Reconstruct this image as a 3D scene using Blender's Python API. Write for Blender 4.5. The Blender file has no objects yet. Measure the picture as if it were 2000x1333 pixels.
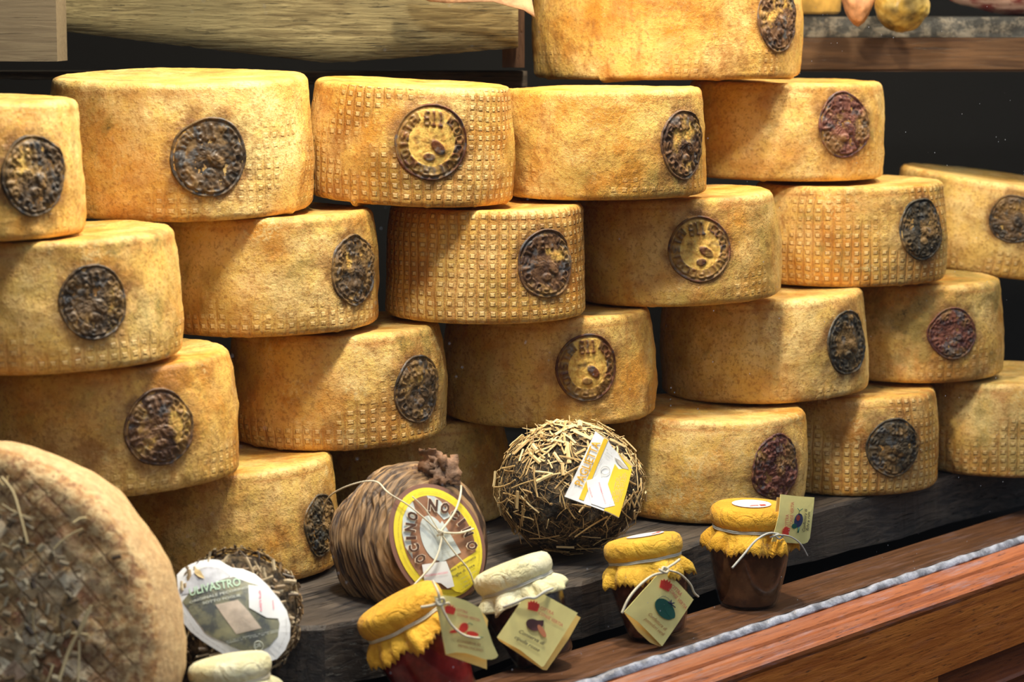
import bpy, bmesh, math, random
from mathutils import Vector, Matrix, noise
random.seed(7)
C = bpy.context.scene.collection
PI = math.pi
F = 4722.0                                   # focal length in pixels of the 2000 px wide frame (85 mm)
PT = math.atan(637/F)                        # camera pitch
CAMZ = 1.45
FWD = Vector((0, math.cos(PT), -math.sin(PT))); UP = Vector((0, math.sin(PT), math.cos(PT))); RT = Vector((1, 0, 0))
CAM = Vector((0, 0, CAMZ))
def ray(px, py): return FWD*F + RT*(px-1000) - UP*(py-666.5)
def at(px, py, Y):
    d = ray(px, py); return CAM + d*(Y/d.y)
def atz(px, py, z):                          # point of the sight line at height z
    d = ray(px, py); return CAM + d*((z-CAMZ)/d.z)
def ang(y): return PT + math.atan((y-666.5)/F)

# ------------------------------------------------------------------ objects
def link(name, me, mat=None, parent=None, smooth=True):
    o = bpy.data.objects.new(name, me); C.objects.link(o)
    if mat is not None:
        for m in (mat if isinstance(mat, (list, tuple)) else [mat]): me.materials.append(m)
    if smooth: me.polygons.foreach_set('use_smooth', [True]*len(me.polygons))
    if parent: o.parent = parent
    return o
def bmo(name, bm, mat=None, parent=None, smooth=True):
    bmesh.ops.recalc_face_normals(bm, faces=bm.faces)
    me = bpy.data.meshes.new(name); bm.to_mesh(me); bm.free()
    return link(name, me, mat, parent, smooth)
def tag(o, label=None, cat=None, group=None, kind=None):
    if label: o['label'] = label
    if cat: o['category'] = cat
    if group: o['group'] = group
    if kind: o['kind'] = kind
    return o
def empty(name, loc, rot=None):
    o = bpy.data.objects.new(name, None); C.objects.link(o); o.location = loc; o.empty_display_size = .02
    if rot is not None: o.rotation_euler = rot
    return o
def box(bm, x0, x1, y0, y1, z0, z1):
    v = [bm.verts.new((x, y, z)) for x in (x0, x1) for y in (y0, y1) for z in (z0, z1)]
    for f in ((0,1,3,2),(4,6,7,5),(0,4,5,1),(2,3,7,6),(0,2,6,4),(1,5,7,3)): bm.faces.new([v[i] for i in f])
def tube(bm, pts, r, n=7, taper=None):
    pts = [Vector(p) for p in pts]; rings = []
    for i, p in enumerate(pts):
        t = (pts[min(i+1, len(pts)-1)] - pts[max(i-1, 0)]).normalized()
        a = t.cross(Vector((0.13, .2, 1))).normalized(); b = t.cross(a)
        rr = r*(taper[i] if taper else 1)
        rings.append([bm.verts.new(p + (a*math.cos(2*PI*k/n) + b*math.sin(2*PI*k/n))*rr) for k in range(n)])
    for i in range(len(rings)-1):
        for k in range(n): bm.faces.new((rings[i][k], rings[i][(k+1)%n], rings[i+1][(k+1)%n], rings[i+1][k]))
    bm.faces.new(rings[0][::-1]); bm.faces.new(rings[-1])
def spline(pts, n=8):
    pts = [Vector(p) for p in pts]; out = []
    P = [pts[0]] + pts + [pts[-1]]
    for i in range(1, len(P)-2):
        for k in range(n):
            t = k/n; a, b, c, d = P[i-1], P[i], P[i+1], P[i+2]
            out.append(.5*((2*b)+(c-a)*t+(2*a-5*b+4*c-d)*t*t+(-a+3*b-3*c+d)*t**3))
    out.append(pts[-1]); return out
def lathe(prof, n, fn=None, closed=True):
    """prof: list (r,z); fn(theta,i,r,z)->(r,z)"""
    bm = bmesh.new(); rings = []
    for i, (r, z) in enumerate(prof):
        if r < 1e-6:
            rings.append([bm.verts.new((0, 0, z))]); continue
        ring = []
        for k in range(n):
            th = 2*PI*k/n; rr, zz = fn(th, i, r, z) if fn else (r, z)
            ring.append(bm.verts.new((rr*math.cos(th), rr*math.sin(th), zz)))
        rings.append(ring)
    for a, b in zip(rings, rings[1:]):
        if len(a) == 1 and len(b) == 1: continue
        for k in range(n):
            k2 = (k+1) % n
            if len(a) == 1: bm.faces.new((a[0], b[k], b[k2]))
            elif len(b) == 1: bm.faces.new((a[k], b[0], a[k2]))
            else: bm.faces.new((a[k], b[k], b[k2], a[k2]))
    return bm

# ------------------------------------------------------------------ materials
class NT:
    def __init__(s, name):
        s.m = bpy.data.materials.new(name); s.m.use_nodes = True
        s.t = s.m.node_tree; s.t.nodes.clear()
        s.out = s.t.nodes.new('ShaderNodeOutputMaterial')
        s.b = s.t.nodes.new('ShaderNodeBsdfPrincipled'); s.t.links.new(s.b.outputs[0], s.out.inputs[0])
    def set(s, sock, v):
        if hasattr(v, 'is_output') or isinstance(v, bpy.types.NodeSocket): s.t.links.new(v, sock)
        else:
            if isinstance(v, tuple) and len(v) == 3 and sock.type == 'RGBA': v = v + (1,)
            sock.default_value = v
    def p(s, **k):
        for n, v in k.items(): s.set(s.b.inputs[n.replace('_', ' ')], v)
        return s
    def node(s, typ, **k):
        n = s.t.nodes.new(typ)
        for a, v in k.items(): setattr(n, a, v)
        return n
    def obj(s): return s.node('ShaderNodeTexCoord').outputs['Object']
    def uv(s): return s.node('ShaderNodeTexCoord').outputs['UV']
    def mapv(s, v, sc=(1,1,1), loc=(0,0,0), rot=(0,0,0)):
        n = s.node('ShaderNodeMapping'); s.set(n.inputs['Vector'], v)
        n.inputs['Scale'].default_value = sc; n.inputs['Location'].default_value = loc; n.inputs['Rotation'].default_value = rot
        return n.outputs[0]
    def noise(s, v, scale, detail=4, rough=.55, dist=0, col=False):
        n = s.node('ShaderNodeTexNoise'); s.set(n.inputs['Vector'], v)
        n.inputs['Scale'].default_value = scale; n.inputs['Detail'].default_value = detail
        n.inputs['Roughness'].default_value = rough; n.inputs['Distortion'].default_value = dist
        return n.outputs['Color' if col else 'Fac']
    def vor(s, v, scale, feat='F1', out='Distance', rnd=1):
        n = s.node('ShaderNodeTexVoronoi', feature=feat); s.set(n.inputs['Vector'], v)
        n.inputs['Scale'].default_value = scale; n.inputs['Randomness'].default_value = rnd
        return n.outputs[out]
    def math(s, op, a, b=0, c=0, clamp=False):
        n = s.node('ShaderNodeMath', operation=op); n.use_clamp = clamp
        s.set(n.inputs[0], a); s.set(n.inputs[1], b)
        if len(n.inputs) > 2: s.set(n.inputs[2], c)
        return n.outputs[0]
    def step(s, v, lo, hi, a=0., b=1.):
        n = s.node('ShaderNodeMapRange', interpolation_type='SMOOTHSTEP'); s.set(n.inputs['Value'], v)
        n.inputs['From Min'].default_value = lo; n.inputs['From Max'].default_value = hi
        n.inputs['To Min'].default_value = a; n.inputs['To Max'].default_value = b
        return n.outputs[0]
    def mix(s, f, a, b, blend='MIX'):
        n = s.node('ShaderNodeMix', data_type='RGBA', blend_type=blend)
        s.set(n.inputs[0], f); s.set(n.inputs[6], a); s.set(n.inputs[7], b)
        return n.outputs[2]
    def sep(s, v):
        n = s.node('ShaderNodeSeparateXYZ'); s.set(n.inputs[0], v); return n.outputs
    def comb(s, x, y, z):
        n = s.node('ShaderNodeCombineXYZ'); s.set(n.inputs[0], x); s.set(n.inputs[1], y); s.set(n.inputs[2], z); return n.outputs[0]
    def bump(s, h, dist=.001, strength=1., nrm=None):
        n = s.node('ShaderNodeBump'); s.set(n.inputs['Height'], h)
        n.inputs['Distance'].default_value = dist; n.inputs['Strength'].default_value = strength
        if nrm is not None: s.set(n.inputs['Normal'], nrm)
        return n.outputs[0]
    def attr(s, name):
        return s.node('ShaderNodeAttribute', attribute_name=name).outputs
MEMO = {}
def flat(name, col, rough=.6, var=.0, spec=.5, bump=0, bscale=300):
    if name in MEMO: return MEMO[name]
    n = NT(name); c = col
    if var:
        f = n.step(n.noise(n.obj(), 60, 5), .35, .65)
        c = n.mix(f, tuple(x*(1-var) for x in col), tuple(min(1, x*(1+var)) for x in col))
    n.p(Base_Color=c, Roughness=rough, Specular_IOR_Level=spec)
    if bump: n.p(Normal=n.bump(n.noise(n.obj(), bscale, 4), bump))
    MEMO[name] = n.m; return n.m

def cheese_mat(name, pale=.5, dots=.3, mold=0., stain=.5, bloom=.2, seed=0, gloss=.42):
    n = NT(name); o = n.obj(); ov = n.mapv(o, loc=(seed*1.7, seed*.9, seed*2.3))
    uv = n.uv(); us = n.sep(uv)
    big = n.noise(ov, 11, 4, .6)
    med = n.noise(ov, 34, 5, .65)
    streak = n.noise(n.mapv(ov, sc=(1, 1, .28)), 42, 5, .6)
    fine = n.noise(ov, 260, 4, .7)
    orange = (.62, .285, .042); yellow = (.75, .48, .11); palec = (.86, .64, .26)
    c = n.mix(n.step(big, .36, .64, max(0, pale-.45), min(1, pale+.35)), orange, palec)
    c = n.mix(n.step(med, .42, .62, 0, .7), c, yellow)
    st2 = n.noise(n.mapv(ov, loc=(2, 6, 9)), 19, 6, .7)
    c = n.mix(n.step(st2, .50, .66, 0, .35+.5*stain), c, (.33, .13, .025))
    c = n.mix(n.step(n.noise(n.mapv(ov, loc=(7, 7, 2)), 9, 4, .6), .55, .68, 0, .5), c, (.42, .31, .08))
    c = n.mix(n.step(streak, .53, .72, 0, .55*stain+.12), c, (.40, .125, .018))
    side = n.attr('side')['Fac']; vv = n.attr('vfrac')['Fac']
    # browner line just below the upper rim and at the foot
    rim = n.math('MULTIPLY', n.step(n.math('ABSOLUTE', n.math('SUBTRACT', vv, n.math('ADD', .90, n.math('MULTIPLY', med, .06)))), .0, .055, 1, 0), n.step(big, .35, .6))
    c = n.mix(n.math('MULTIPLY', rim, .55*side_gain(stain)), c, (.46, .16, .03))
    # cloth weave and the square basket knobs pressed in the rind
    wu = n.math('ADD', us[0], n.math('MULTIPLY', n.noise(ov, 16, 2), .010)); wv = n.math('ADD', us[1], n.math('MULTIPLY', n.noise(n.mapv(ov, loc=(5,5,5)), 16, 2), .008))
    fu = n.math('ABSOLUTE', n.math('SUBTRACT', n.math('FRACT', n.math('MULTIPLY', wu, 1/.0112)), .5))
    fv = n.math('ABSOLUTE', n.math('SUBTRACT', n.math('FRACT', n.math('MULTIPLY', wv, 1/.0098)), .5))
    sq = n.step(n.math('MAXIMUM', fu, fv), .15, .27, 1, 0)
    groove = n.step(n.math('MINIMUM', fu, 9), .33, .47)
    lowb = n.step(vv, .05, .55, 1, 0)
    dm = n.step(n.math('ADD', n.noise(n.mapv(ov, loc=(3, 7, 1)), 13, 2), n.math('MULTIPLY', lowb, .22)), .71-.38*dots, .86-.38*dots)
    dm = n.math('MULTIPLY', n.math('MULTIPLY', dm, side), min(1, .35+dots))
    sqm = n.math('MULTIPLY', sq, dm)
    around = n.math('MULTIPLY', n.math('SUBTRACT', n.step(n.math('MAXIMUM', fu, fv), .22, .40, 1, 0), sq, clamp=True), dm)
    c = n.mix(n.math('MULTIPLY', around, .55), c, (.30, .10, .018))
    c = n.mix(n.math('MULTIPLY', n.math('MULTIPLY', groove, dm), .55), c, (.38, .13, .022))
    c = n.mix(n.math('MULTIPLY', sqm, .65), c, (.80, .58, .26))
    weave = n.math('ADD', n.math('SINE', n.math('MULTIPLY', wu, 4200)), n.math('SINE', n.math('MULTIPLY', wv, 4200)))
    # speckle, pale bloom, mould
    c = n.mix(n.step(fine, .50, .64, 0, .6), c, (.32, .15, .035))
    bl = n.math('MULTIPLY', n.step(n.noise(n.mapv(ov, loc=(9, 2, 4)), 26, 6, .75), .60-.13*bloom, .74-.13*bloom), n.step(fine, .42, .56))
    c = n.mix(n.math('MULTIPLY', bl, .7), c, (.86, .66, .28))
    if mold > 0:
        mo = n.noise(n.mapv(ov, loc=(1, 8, 6)), 15, 6, .72); mf = n.noise(n.mapv(ov, loc=(4, 1, 3)), 75, 4, .7)
        c = n.mix(n.math('MULTIPLY', n.step(mo, .56-.14*mold, .72-.14*mold), .6), c, (.26, .21, .055))
        dk = n.math('MULTIPLY', n.step(mo, .62-.12*mold, .74-.12*mold), n.step(mf, .53, .64))
        c = n.mix(n.math('MULTIPLY', dk, .85), c, (.055, .05, .028))
    halo = n.math('MULTIPLY', n.attr('halo')['Fac'], n.step(n.noise(n.mapv(ov, loc=(6, 6, 6)), 55, 4, .7), .36, .62, .25, 1))
    c = n.mix(halo, c, (.20, .085, .025))
    # whole upper and lower faces: plain warm rind
    pits = n.step(n.vor(ov, 150), .0, .22, 1, 0)
    pits = n.math('MULTIPLY', pits, n.step(n.noise(ov, 20, 3), .62, .74))
    c = n.mix(n.math('MULTIPLY', pits, .5), c, (.12, .055, .02))
    h = n.math('ADD', n.math('MULTIPLY', sqm, 1.0), n.math('MULTIPLY', n.math('MULTIPLY', groove, dm), -.6))
    h = n.math('ADD', h, n.math('MULTIPLY', n.math('MULTIPLY', weave, side), .03))
    h = n.math('ADD', h, n.math('MULTIPLY', fine, .9)); h = n.math('ADD', h, n.math('MULTIPLY', n.noise(ov, 95, 4), .9))
    n.p(Base_Color=c, Roughness=n.step(med, .3, .7, gloss-.08, gloss+.16), Specular_IOR_Level=.36, Normal=n.bump(h, .0013, 1))
    n.b.inputs['Subsurface Weight'].default_value = .12
    n.b.inputs['Subsurface Radius'].default_value = (1, .5, .2); n.b.inputs['Subsurface Scale'].default_value = .004
    return n.m
def side_gain(s): return .6+.6*s

def wood_mat(name, cols, scale=(1, 14, 14), sc=14, crack=.5, rough=.7, bump=.001, fine=90, streakc=None, spec=.4):
    """grain runs along local x"""
    if name in MEMO: return MEMO[name]
    n = NT(name); o = n.mapv(n.obj(), sc=scale)
    a = n.noise(o, sc, 6, .65, .6); b = n.noise(n.mapv(n.obj(), sc=(scale[0]*.8, scale[1]*2.2, scale[2]*2.2)), fine/6, 5, .7); big = n.noise(n.obj(), 7, 4)
    c = n.mix(n.step(a, .32, .68), cols[0], cols[1]); c = n.mix(n.step(big, .4, .65, 0, .75), c, cols[2])
    ck = n.step(b, .58, .70, 0, crack)
    c = n.mix(ck, c, streakc or tuple(x*.18 for x in cols[0]))
    h = n.math('SUBTRACT', n.math('MULTIPLY', a, .8), n.math('MULTIPLY', ck, 1.2))
    n.p(Base_Color=c, Roughness=rough, Normal=n.bump(h, bump), Specular_IOR_Level=spec)
    MEMO[name] = n.m; return n.m

M_old = wood_mat('weathered_grey_wood', ((.11, .08, .032), (.30, .245, .115), (.17, .14, .065)), scale=(2, 26, 26), sc=9, crack=.95, rough=.85, bump=.002)
M_olddark = wood_mat('old_dark_wood', ((.055, .05, .045), (.15, .125, .10), (.09, .065, .045)), scale=(1, 12, 12), crack=.8, rough=.7, bump=.002)
M_plank = wood_mat('display_plank_wood', ((.022, .022, .025), (.125, .10, .08), (.055, .042, .033)), scale=(1, 9, 9), crack=.8, rough=.55, bump=.002)
M_low = wood_mat('lower_plank_wood', ((.022, .024, .03), (.18, .145, .11), (.045, .038, .034)), scale=(1, 6, 6), crack=.7, rough=.5, bump=.002)
M_black = flat('blackened_boards', (.012, .012, .014), .75, .3)
M_post = wood_mat('dark_post_wood', ((.05, .022, .010), (.12, .06, .03), (.07, .035, .018)), scale=(10, 10, 1), rough=.6)
M_shelf = wood_mat('dark_shelf_wood', ((.05, .025, .013), (.16, .085, .04), (.09, .05, .026)), scale=(1, 7, 16), sc=9, crack=.35, rough=.4, bump=.0006)
def sill_mat(name, c0, c1, c2, dust=.5, rough=.38):
    n = NT(name); o = n.obj()
    a = n.noise(n.mapv(o, sc=(1, 16, 16)), 9, 6, .6, .5); g = n.noise(n.mapv(o, sc=(6, 60, 60)), 7, 5, .7)
    c = n.mix(n.step(a, .3, .7), c0, c1); c = n.mix(n.step(g, .55, .68, 0, .8), c, c2)
    d = n.step(n.noise(n.mapv(o, sc=(1, 8, 8)), 12, 6, .7), .5, .72, 0, dust); sp = n.step(n.noise(o, 420, 3, .8), .66, .74, 0, dust)
    c = n.mix(n.math('MAXIMUM', d, sp), c, (.30, .24, .27))
    n.p(Base_Color=c, Roughness=n.math('ADD', rough, n.math('MULTIPLY', d, .3)), Normal=n.bump(n.math('SUBTRACT', a, n.math('MULTIPLY', g, .8)), .0007), Specular_IOR_Level=.3)
    n.b.inputs['Coat Weight'].default_value = .12; n.b.inputs['Coat Roughness'].default_value = .3
    return n.m
M_sill = sill_mat('varnished_sill_wood', (.26, .072, .020), (.40, .13, .04), (.045, .014, .007), .6)
M_rail = sill_mat('oak_rail_wood', (.34, .092, .014), (.54, .18, .032), (.035, .012, .006), .06)
M_panel = sill_mat('oak_panel_wood', (.15, .038, .012), (.26, .075, .02), (.03, .010, .006), .04)
M_inboard = sill_mat('inner_board_wood', (.085, .036, .015), (.17, .075, .033), (.03, .015, .008), .25, .5)
M_bead = flat('silicone_bead', (.27, .30, .36), .45, .45, bump=.002, bscale=120)
M_wallb = flat('display_back_paint', (.004, .0035, .003), .9)
M_twine = flat('pale_twine', (.74, .68, .52), .75, .12, bump=.0004, bscale=900)
M_twineg = flat('grey_twine', (.55, .55, .50), .75, .15, bump=.0004, bscale=900)
M_white = flat('label_white', (.86, .88, .90), .45)
M_yel = flat('label_yellow', (.88, .58, .03), .4)
M_yel2 = flat('label_lemon', (.86, .72, .05), .35)
M_brn = flat('label_brown', (.24, .12, .085), .4)
M_brn2 = flat('label_tan', (.36, .18, .10), .4, .2)
M_pale = flat('label_pale_blue', (.60, .66, .66), .45, .15)
M_pink = flat('print_pink', (.90, .32, .42), .6)
M_red = flat('print_red', (.78, .05, .03), .6)
M_redtxt = flat('print_red_light', (.72, .22, .14), .6)
M_ink = flat('print_ink', (.10, .08, .05), .6)
M_grey = flat('print_grey', (.42, .42, .40), .6)
M_green = flat('print_dark_green', (.012, .11, .08), .6)
M_tag = flat('tag_paper', (.97, .85, .33), .7, .05)
M_tagback = flat('tag_paper_deep', (.86, .60, .18), .7, .05)

# ------------------------------------------------------------------ flat label art laid on a real plane
class Sheet:
    """A paper plane through point p with normal nrm; pixel outlines are cast on it once to get the real shape."""
    def __init__(s, px, py, Y, nrm, curl=None):
        s.p = at(px, py, Y); s.n = Vector(nrm).normalized(); s.curl = curl
        if s.n.dot(s.p-CAM) > 0: s.n = -s.n
    def pt(s, px, py, lift=0):
        d = ray(px, py); t = (s.p-CAM).dot(s.n)/d.dot(s.n); q = CAM + d*t
        l = lift + (s.curl(px, py) if s.curl else 0)
        return q + s.n*l
    def poly(s, name, pts, mat, parent, lift=0, thick=.0003, sub=1):
        bm = bmesh.new()
        P = []
        for i in range(len(pts)):
            a, b = pts[i], pts[(i+1) % len(pts)]
            for k in range(sub): P.append((a[0]+(b[0]-a[0])*k/sub, a[1]+(b[1]-a[1])*k/sub))
        if s.curl:
            cx = sum(p[0] for p in P)/len(P); cy = sum(p[1] for p in P)/len(P); R = 6
            rings = []
            for j in range(R, 0, -1):
                f = j/R; rings.append([(cx+(x-cx)*f, cy+(y-cy)*f) for x, y in P])
            for off, flip in ((0, False), (-thick, True)):
                vr = [[bm.verts.new(s.pt(x, y, lift+off)) for x, y in r] for r in rings]; c = bm.verts.new(s.pt(cx, cy, lift+off))
                m = len(P)
                for a, b in zip(vr, vr[1:]):
                    for k in range(m): bm.faces.new((a[k], a[(k+1) % m], b[(k+1) % m], b[k]))
                for k in range(m): bm.faces.new((vr[-1][k], vr[-1][(k+1) % m], c))
                if not flip: top = vr[0]
                else:
                    for k in range(m): bm.faces.new((top[k], vr[0][k], vr[0][(k+1) % m], top[(k+1) % m]))
        else:
            a = [bm.verts.new(s.pt(x, y, lift)) for x, y in P]; b = [bm.verts.new(s.pt(x, y, lift-thick)) for x, y in P]
            bm.faces.new(a); bm.faces.new(b[::-1]); m = len(P)
            for k in range(m): bm.faces.new((a[k], b[k], b[(k+1) % m], a[(k+1) % m]))
            bmesh.ops.triangulate(bm, faces=[f for f in bm.faces if len(f.verts) > 4])
        return finish(name, bm, mat, parent, False)
    def ell(s, name, cx, cy, rx, ry, rot, mat, parent, lift=0, n=40, a0=0, a1=360, thick=.0003):
        r = math.radians(rot); pts = []
        full = (a1-a0) >= 360
        for k in range(n if full else n+1):
            t = math.radians(a0+(a1-a0)*k/n); x = rx*math.cos(t); y = ry*math.sin(t)
            pts.append((cx+x*math.cos(r)-y*math.sin(r), cy+x*math.sin(r)+y*math.cos(r)))
        return s.poly(name, pts, mat, parent, lift, thick)
def wm(o): return (wm(o.parent) if o.parent else Matrix()) @ o.matrix_basis
def finish(name, bm, mat, parent, smooth=True):
    o = bmo(name, bm, mat, None, smooth)
    if parent:
        o.data.transform(wm(parent).inverted())
        o.parent = parent
    return o
TXT = {}
def text_geo(st, shear=0, bold=.012):
    k = (st, shear, bold)
    if k in TXT: return TXT[k]
    cu = bpy.data.curves.new('t', 'FONT'); cu.body = st; cu.size = 1; cu.shear = shear; cu.resolution_u = 2; cu.offset = bold
    o = bpy.data.objects.new('t', cu); C.objects.link(o); bpy.context.view_layer.update()
    me = bpy.data.meshes.new_from_object(o.evaluated_get(bpy.context.evaluated_depsgraph_get()))
    vs = [v.co[:2] for v in me.vertices]; fs = [tuple(p.vertices) for p in me.polygons]
    bpy.data.objects.remove(o); bpy.data.curves.remove(cu); bpy.data.meshes.remove(me)
    TXT[k] = (vs, fs); return TXT[k]
def text_into(bm, sh, st, p0, p1, hpx, lift=.0006, shear=0, bold=.012):
    vs, fs = text_geo(st, shear, bold)
    if not vs: return
    xs = [v[0] for v in vs]; x0, x1 = min(xs), max(xs); hcap = .70
    d = Vector((p1[0]-p0[0], p1[1]-p0[1])); L = d.length; d /= L; u = Vector((d.y, -d.x))
    nv = []
    for x, y in vs:
        q = Vector(p0) + d*((x-x0)/(x1-x0)*L) + u*(y/hcap*hpx); nv.append(bm.verts.new(sh.pt(q.x, q.y, lift)))
    for f in fs:
        try: bm.faces.new([nv[i] for i in f])
        except ValueError: pass
def letters(name, sh, items, mat, parent, lift=.0006, shear=0):
    bm = bmesh.new()
    for st, p0, p1, h in items: text_into(bm, sh, st, p0, p1, h, lift, shear)
    me = bpy.data.meshes.new(name); bm.to_mesh(me); bm.free()
    o = link(name, me, mat, None, False)
    if parent: o.data.transform(wm(parent).inverted()); o.parent = parent
    return o
def glyph_lines(name, sh, lines, mat, parent, lift=.0006, w=1.0, dash=2.2):
    """unreadably small print: broken thin strokes"""
    bm = bmesh.new()
    for (x0, y0, x1, y1) in lines:
        L = math.hypot(x1-x0, y1-y0); n = max(2, int(L/dash)); dx, dy = (x1-x0)/L, (y1-y0)/L
        for k in range(n):
            if random.random() < .22: continue
            a = (k+.1)*L/n; b = (k+.75)*L/n; hh = w*random.uniform(.4, .6)
            q = [(x0+dx*a-dy*hh, y0+dy*a+dx*hh), (x0+dx*b-dy*hh, y0+dy*b+dx*hh), (x0+dx*b+dy*hh, y0+dy*b-dx*hh), (x0+dx*a+dy*hh, y0+dy*a-dx*hh)]
            bm.faces.new([bm.verts.new(sh.pt(x, y, lift)) for x, y in q])
    me = bpy.data.meshes.new(name); bm.to_mesh(me); bm.free()
    o = link(name, me, mat, None, False)
    if parent: o.data.transform(wm(parent).inverted()); o.parent = parent
    return o

# ------------------------------------------------------------------ cheese wheels
Z = {0: -.071, 1: -.191, 2: -.311, 3: -.431, 4: -.5475}
def prof_r(t, R, taper):                      # t 0 foot .. 1 top: barrel side, wider below the middle
    return R*(1 - .030*((t-.36)/.5)**2*(1 if t > .36 else 1.15) - taper*max(0, t-.4))
def smooth01(x): x = max(0, min(1, x)); return x*x*(3-2*x)
class Wheel: pass
def make_wheel(key, X, Y, zb, R, H, mat, label, tilt=(0, 0), taper=.015, seed=0, name='cheese_wheel', drip=0, wob=1.):
    w = Wheel(); w.R, w.H, w.X, w.Y, w.zb = R, H, X, Y, zb
    NA = 224; bm = bmesh.new(); rc = .0075
    for nm_ in ('side', 'vfrac', 'halo'): bm.verts.layers.float.new(nm_)
    bm.loops.layers.uv.new('UVMap')
    lay = bm.verts.layers.float['side']; lv = bm.verts.layers.float['vfrac']; uvl = bm.loops.layers.uv['UVMap']
    prof = []                                  # (r, z, side, vfrac)
    for q in (0, .25, .5, .75, .9): prof.append((prof_r(0, R, taper)*q if q else 0, .0012*(1-q), 0, 0))
    for k in range(7):
        a = -PI/2 + k/6*PI/2; prof.append((prof_r(rc/H, R, taper)-rc+rc*math.cos(a), rc+rc*math.sin(a), 1 if k > 2 else 0, .03*k/6))
    NS = 34
    for k in range(1, NS):
        t = (rc + (H-2*rc)*k/NS)/H; prof.append((prof_r(t, R, taper), t*H, 1, t))
    for k in range(7):
        a = k/6*PI/2; prof.append((prof_r(1-rc/H, R, taper)-rc+rc*math.cos(a), H-rc+rc*math.sin(a), 1 if k < 4 else 0, .97+.03*k/6))
    rt = prof_r(1-rc/H, R, taper)-rc
    for q in (.95, .88, .8, .7, .6, .5, .4, .25, .1, 0): prof.append((rt*q, H-.0035*(1-q)**.8, 0, 1))
    w.off = Vector((seed*3.1, seed*1.3, seed*.7))
    def disp(p, side):
        a = noise.noise(p*14+w.off)*.0042*wob + noise.noise(p*48+w.off)*.0013 + noise.noise(p*130+w.off)*.0006
        return a
    w.disp = disp
    rings = []
    for (r, z, sd, vf) in prof:
        if r < 1e-6:
            v = bm.verts.new((0, 0, z)); rings.append(([v], sd, vf)); continue
        ring = []
        for k in range(NA):
            th = 2*PI*k/NA; n = Vector((math.cos(th), math.sin(th), 0)); p = n*r + Vector((0, 0, z))
            d = disp(p, sd)
            if sd: p += n*d
            else:
                f = smooth01((r/R-.5)/.45); p += n*d*f
                p.z += d*.35*(1 if z > H*.5 else 0)
            if z > H-rc*1.1 or z < rc*1.1: p += n*noise.noise(Vector((th*14, seed, z*9)))*.0009
            if z < rc*1.2 and drip: p.z -= max(0, noise.noise(Vector((th*9, seed, 0)))-.35)*.012*drip
            ring.append(bm.verts.new(p))
        rings.append((ring, sd, vf))
    for (a, s0, _), (b, s1, _) in zip(rings, rings[1:]):
        for k in range(NA):
            k2 = (k+1) % NA
            if len(a) == 1: bm.faces.new((a[0], b[k2], b[k]))
            elif len(b) == 1: bm.faces.new((a[k], a[k2], b[0]))
            else: bm.faces.new((a[k], a[k2], b[k2], b[k]))
    for ring, sd, vf in rings:
        for v in ring: v[lay] = sd; v[lv] = vf
    for f in bm.faces:
        ths = [math.atan2(l.vert.co.y, l.vert.co.x) for l in f.loops]; m0 = ths[0]
        for l, th in zip(f.loops, ths):
            if th-m0 > PI: th -= 2*PI
            if m0-th > PI: th += 2*PI
            l[uvl].uv = (th*R, l.vert.co.z)
    root = empty(name, (X, Y, CAMZ+zb)); root.rotation_euler = (math.radians(tilt[0]), math.radians(tilt[1]), 0)
    bpy.context.view_layer.update()
    o = bmo('rind', bm, mat, root)
    tag(root, label, 'cheese', 'cheese wheels stacked in the window' if name == 'cheese_wheel' else None)
    w.root = root; w.rind = o; w.taper = taper; w.seed = seed
    return w
GL = {'O': ["01110","10001","10001","10001","01110"], 'C': ["01111","10000","10000","10000","01111"], 'I': ["00100","00100","00100","00100","00100"],
      'T': ["11111","00100","00100","00100","00100"], 'U': ["10001","10001","10001","10001","01110"], 'N': ["10001","11001","10101","10011","10001"],
      'R': ["11110","10001","11110","10010","10001"], 'A': ["01110","10001","11111","10001","10001"], 'S': ["01111","10000","01110","00001","11110"],
      '6': ["01110","10000","11110","10001","01110"], '1': ["01100","00100","00100","00100","01110"]}
def glyph(ch, u, v):
    if not (0 <= u < 1 and 0 <= v < 1) or ch not in GL: return 0.
    g = GL[ch]; x = u*5-.5; y = (1-v)*5-.5; i, j = int(math.floor(x)), int(math.floor(y)); fx, fy = x-i, y-j
    def G(a, b): return float(g[b][a]) if 0 <= a < 5 and 0 <= b < 5 else 0.
    return (G(i, j)*(1-fx)+G(i+1, j)*fx)*(1-fy)+(G(i, j+1)*(1-fx)+G(i+1, j+1)*fx)*fy
RING = "OOCONIUATSIOCORTIUOC"
def seal_mat(name, dark, mid, clean):
    n = NT(name); o = n.obj(); ink = n.attr('ink')['Fac']; inner = n.attr('inner')['Fac']
    a = n.noise(o, 60, 5, .7); b = n.noise(o, 190, 4, .7); c3 = n.noise(n.mapv(o, loc=(3, 3, 3)), 38, 3)
    c = n.mix(n.step(a, .38, .62), dark, mid)
    c = n.mix(n.step(c3, .48, .60, 0, .6), c, (.27, .155, .05)); c = n.mix(n.step(n.noise(n.mapv(o, loc=(6, 2, 8)), 70, 4, .6), .54, .64, 0, .65), c, (.085, .095, .105))
    cl = n.mix(n.step(b, .4, .65), (.76, .50, .12), (.52, .26, .05))
    k = n.math('MULTIPLY', n.math('SUBTRACT', 1, ink, clamp=True), n.step(n.math('ADD', c3, clean-.5), .42, .58, 0, 1))
    k = n.math('MULTIPLY', k, inner)
    c = n.mix(k, c, cl)
    n.p(Base_Color=c, Roughness=n.step(b, .35, .7, .42, .7), Specular_IOR_Level=.35, Normal=n.bump(n.math('ADD', a, n.math('MULTIPLY', b, .4)), .0009))
    n.b.inputs['Coat Weight'].default_value = .06; n.b.inputs['Coat Roughness'].default_value = .2
    return n.m
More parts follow.
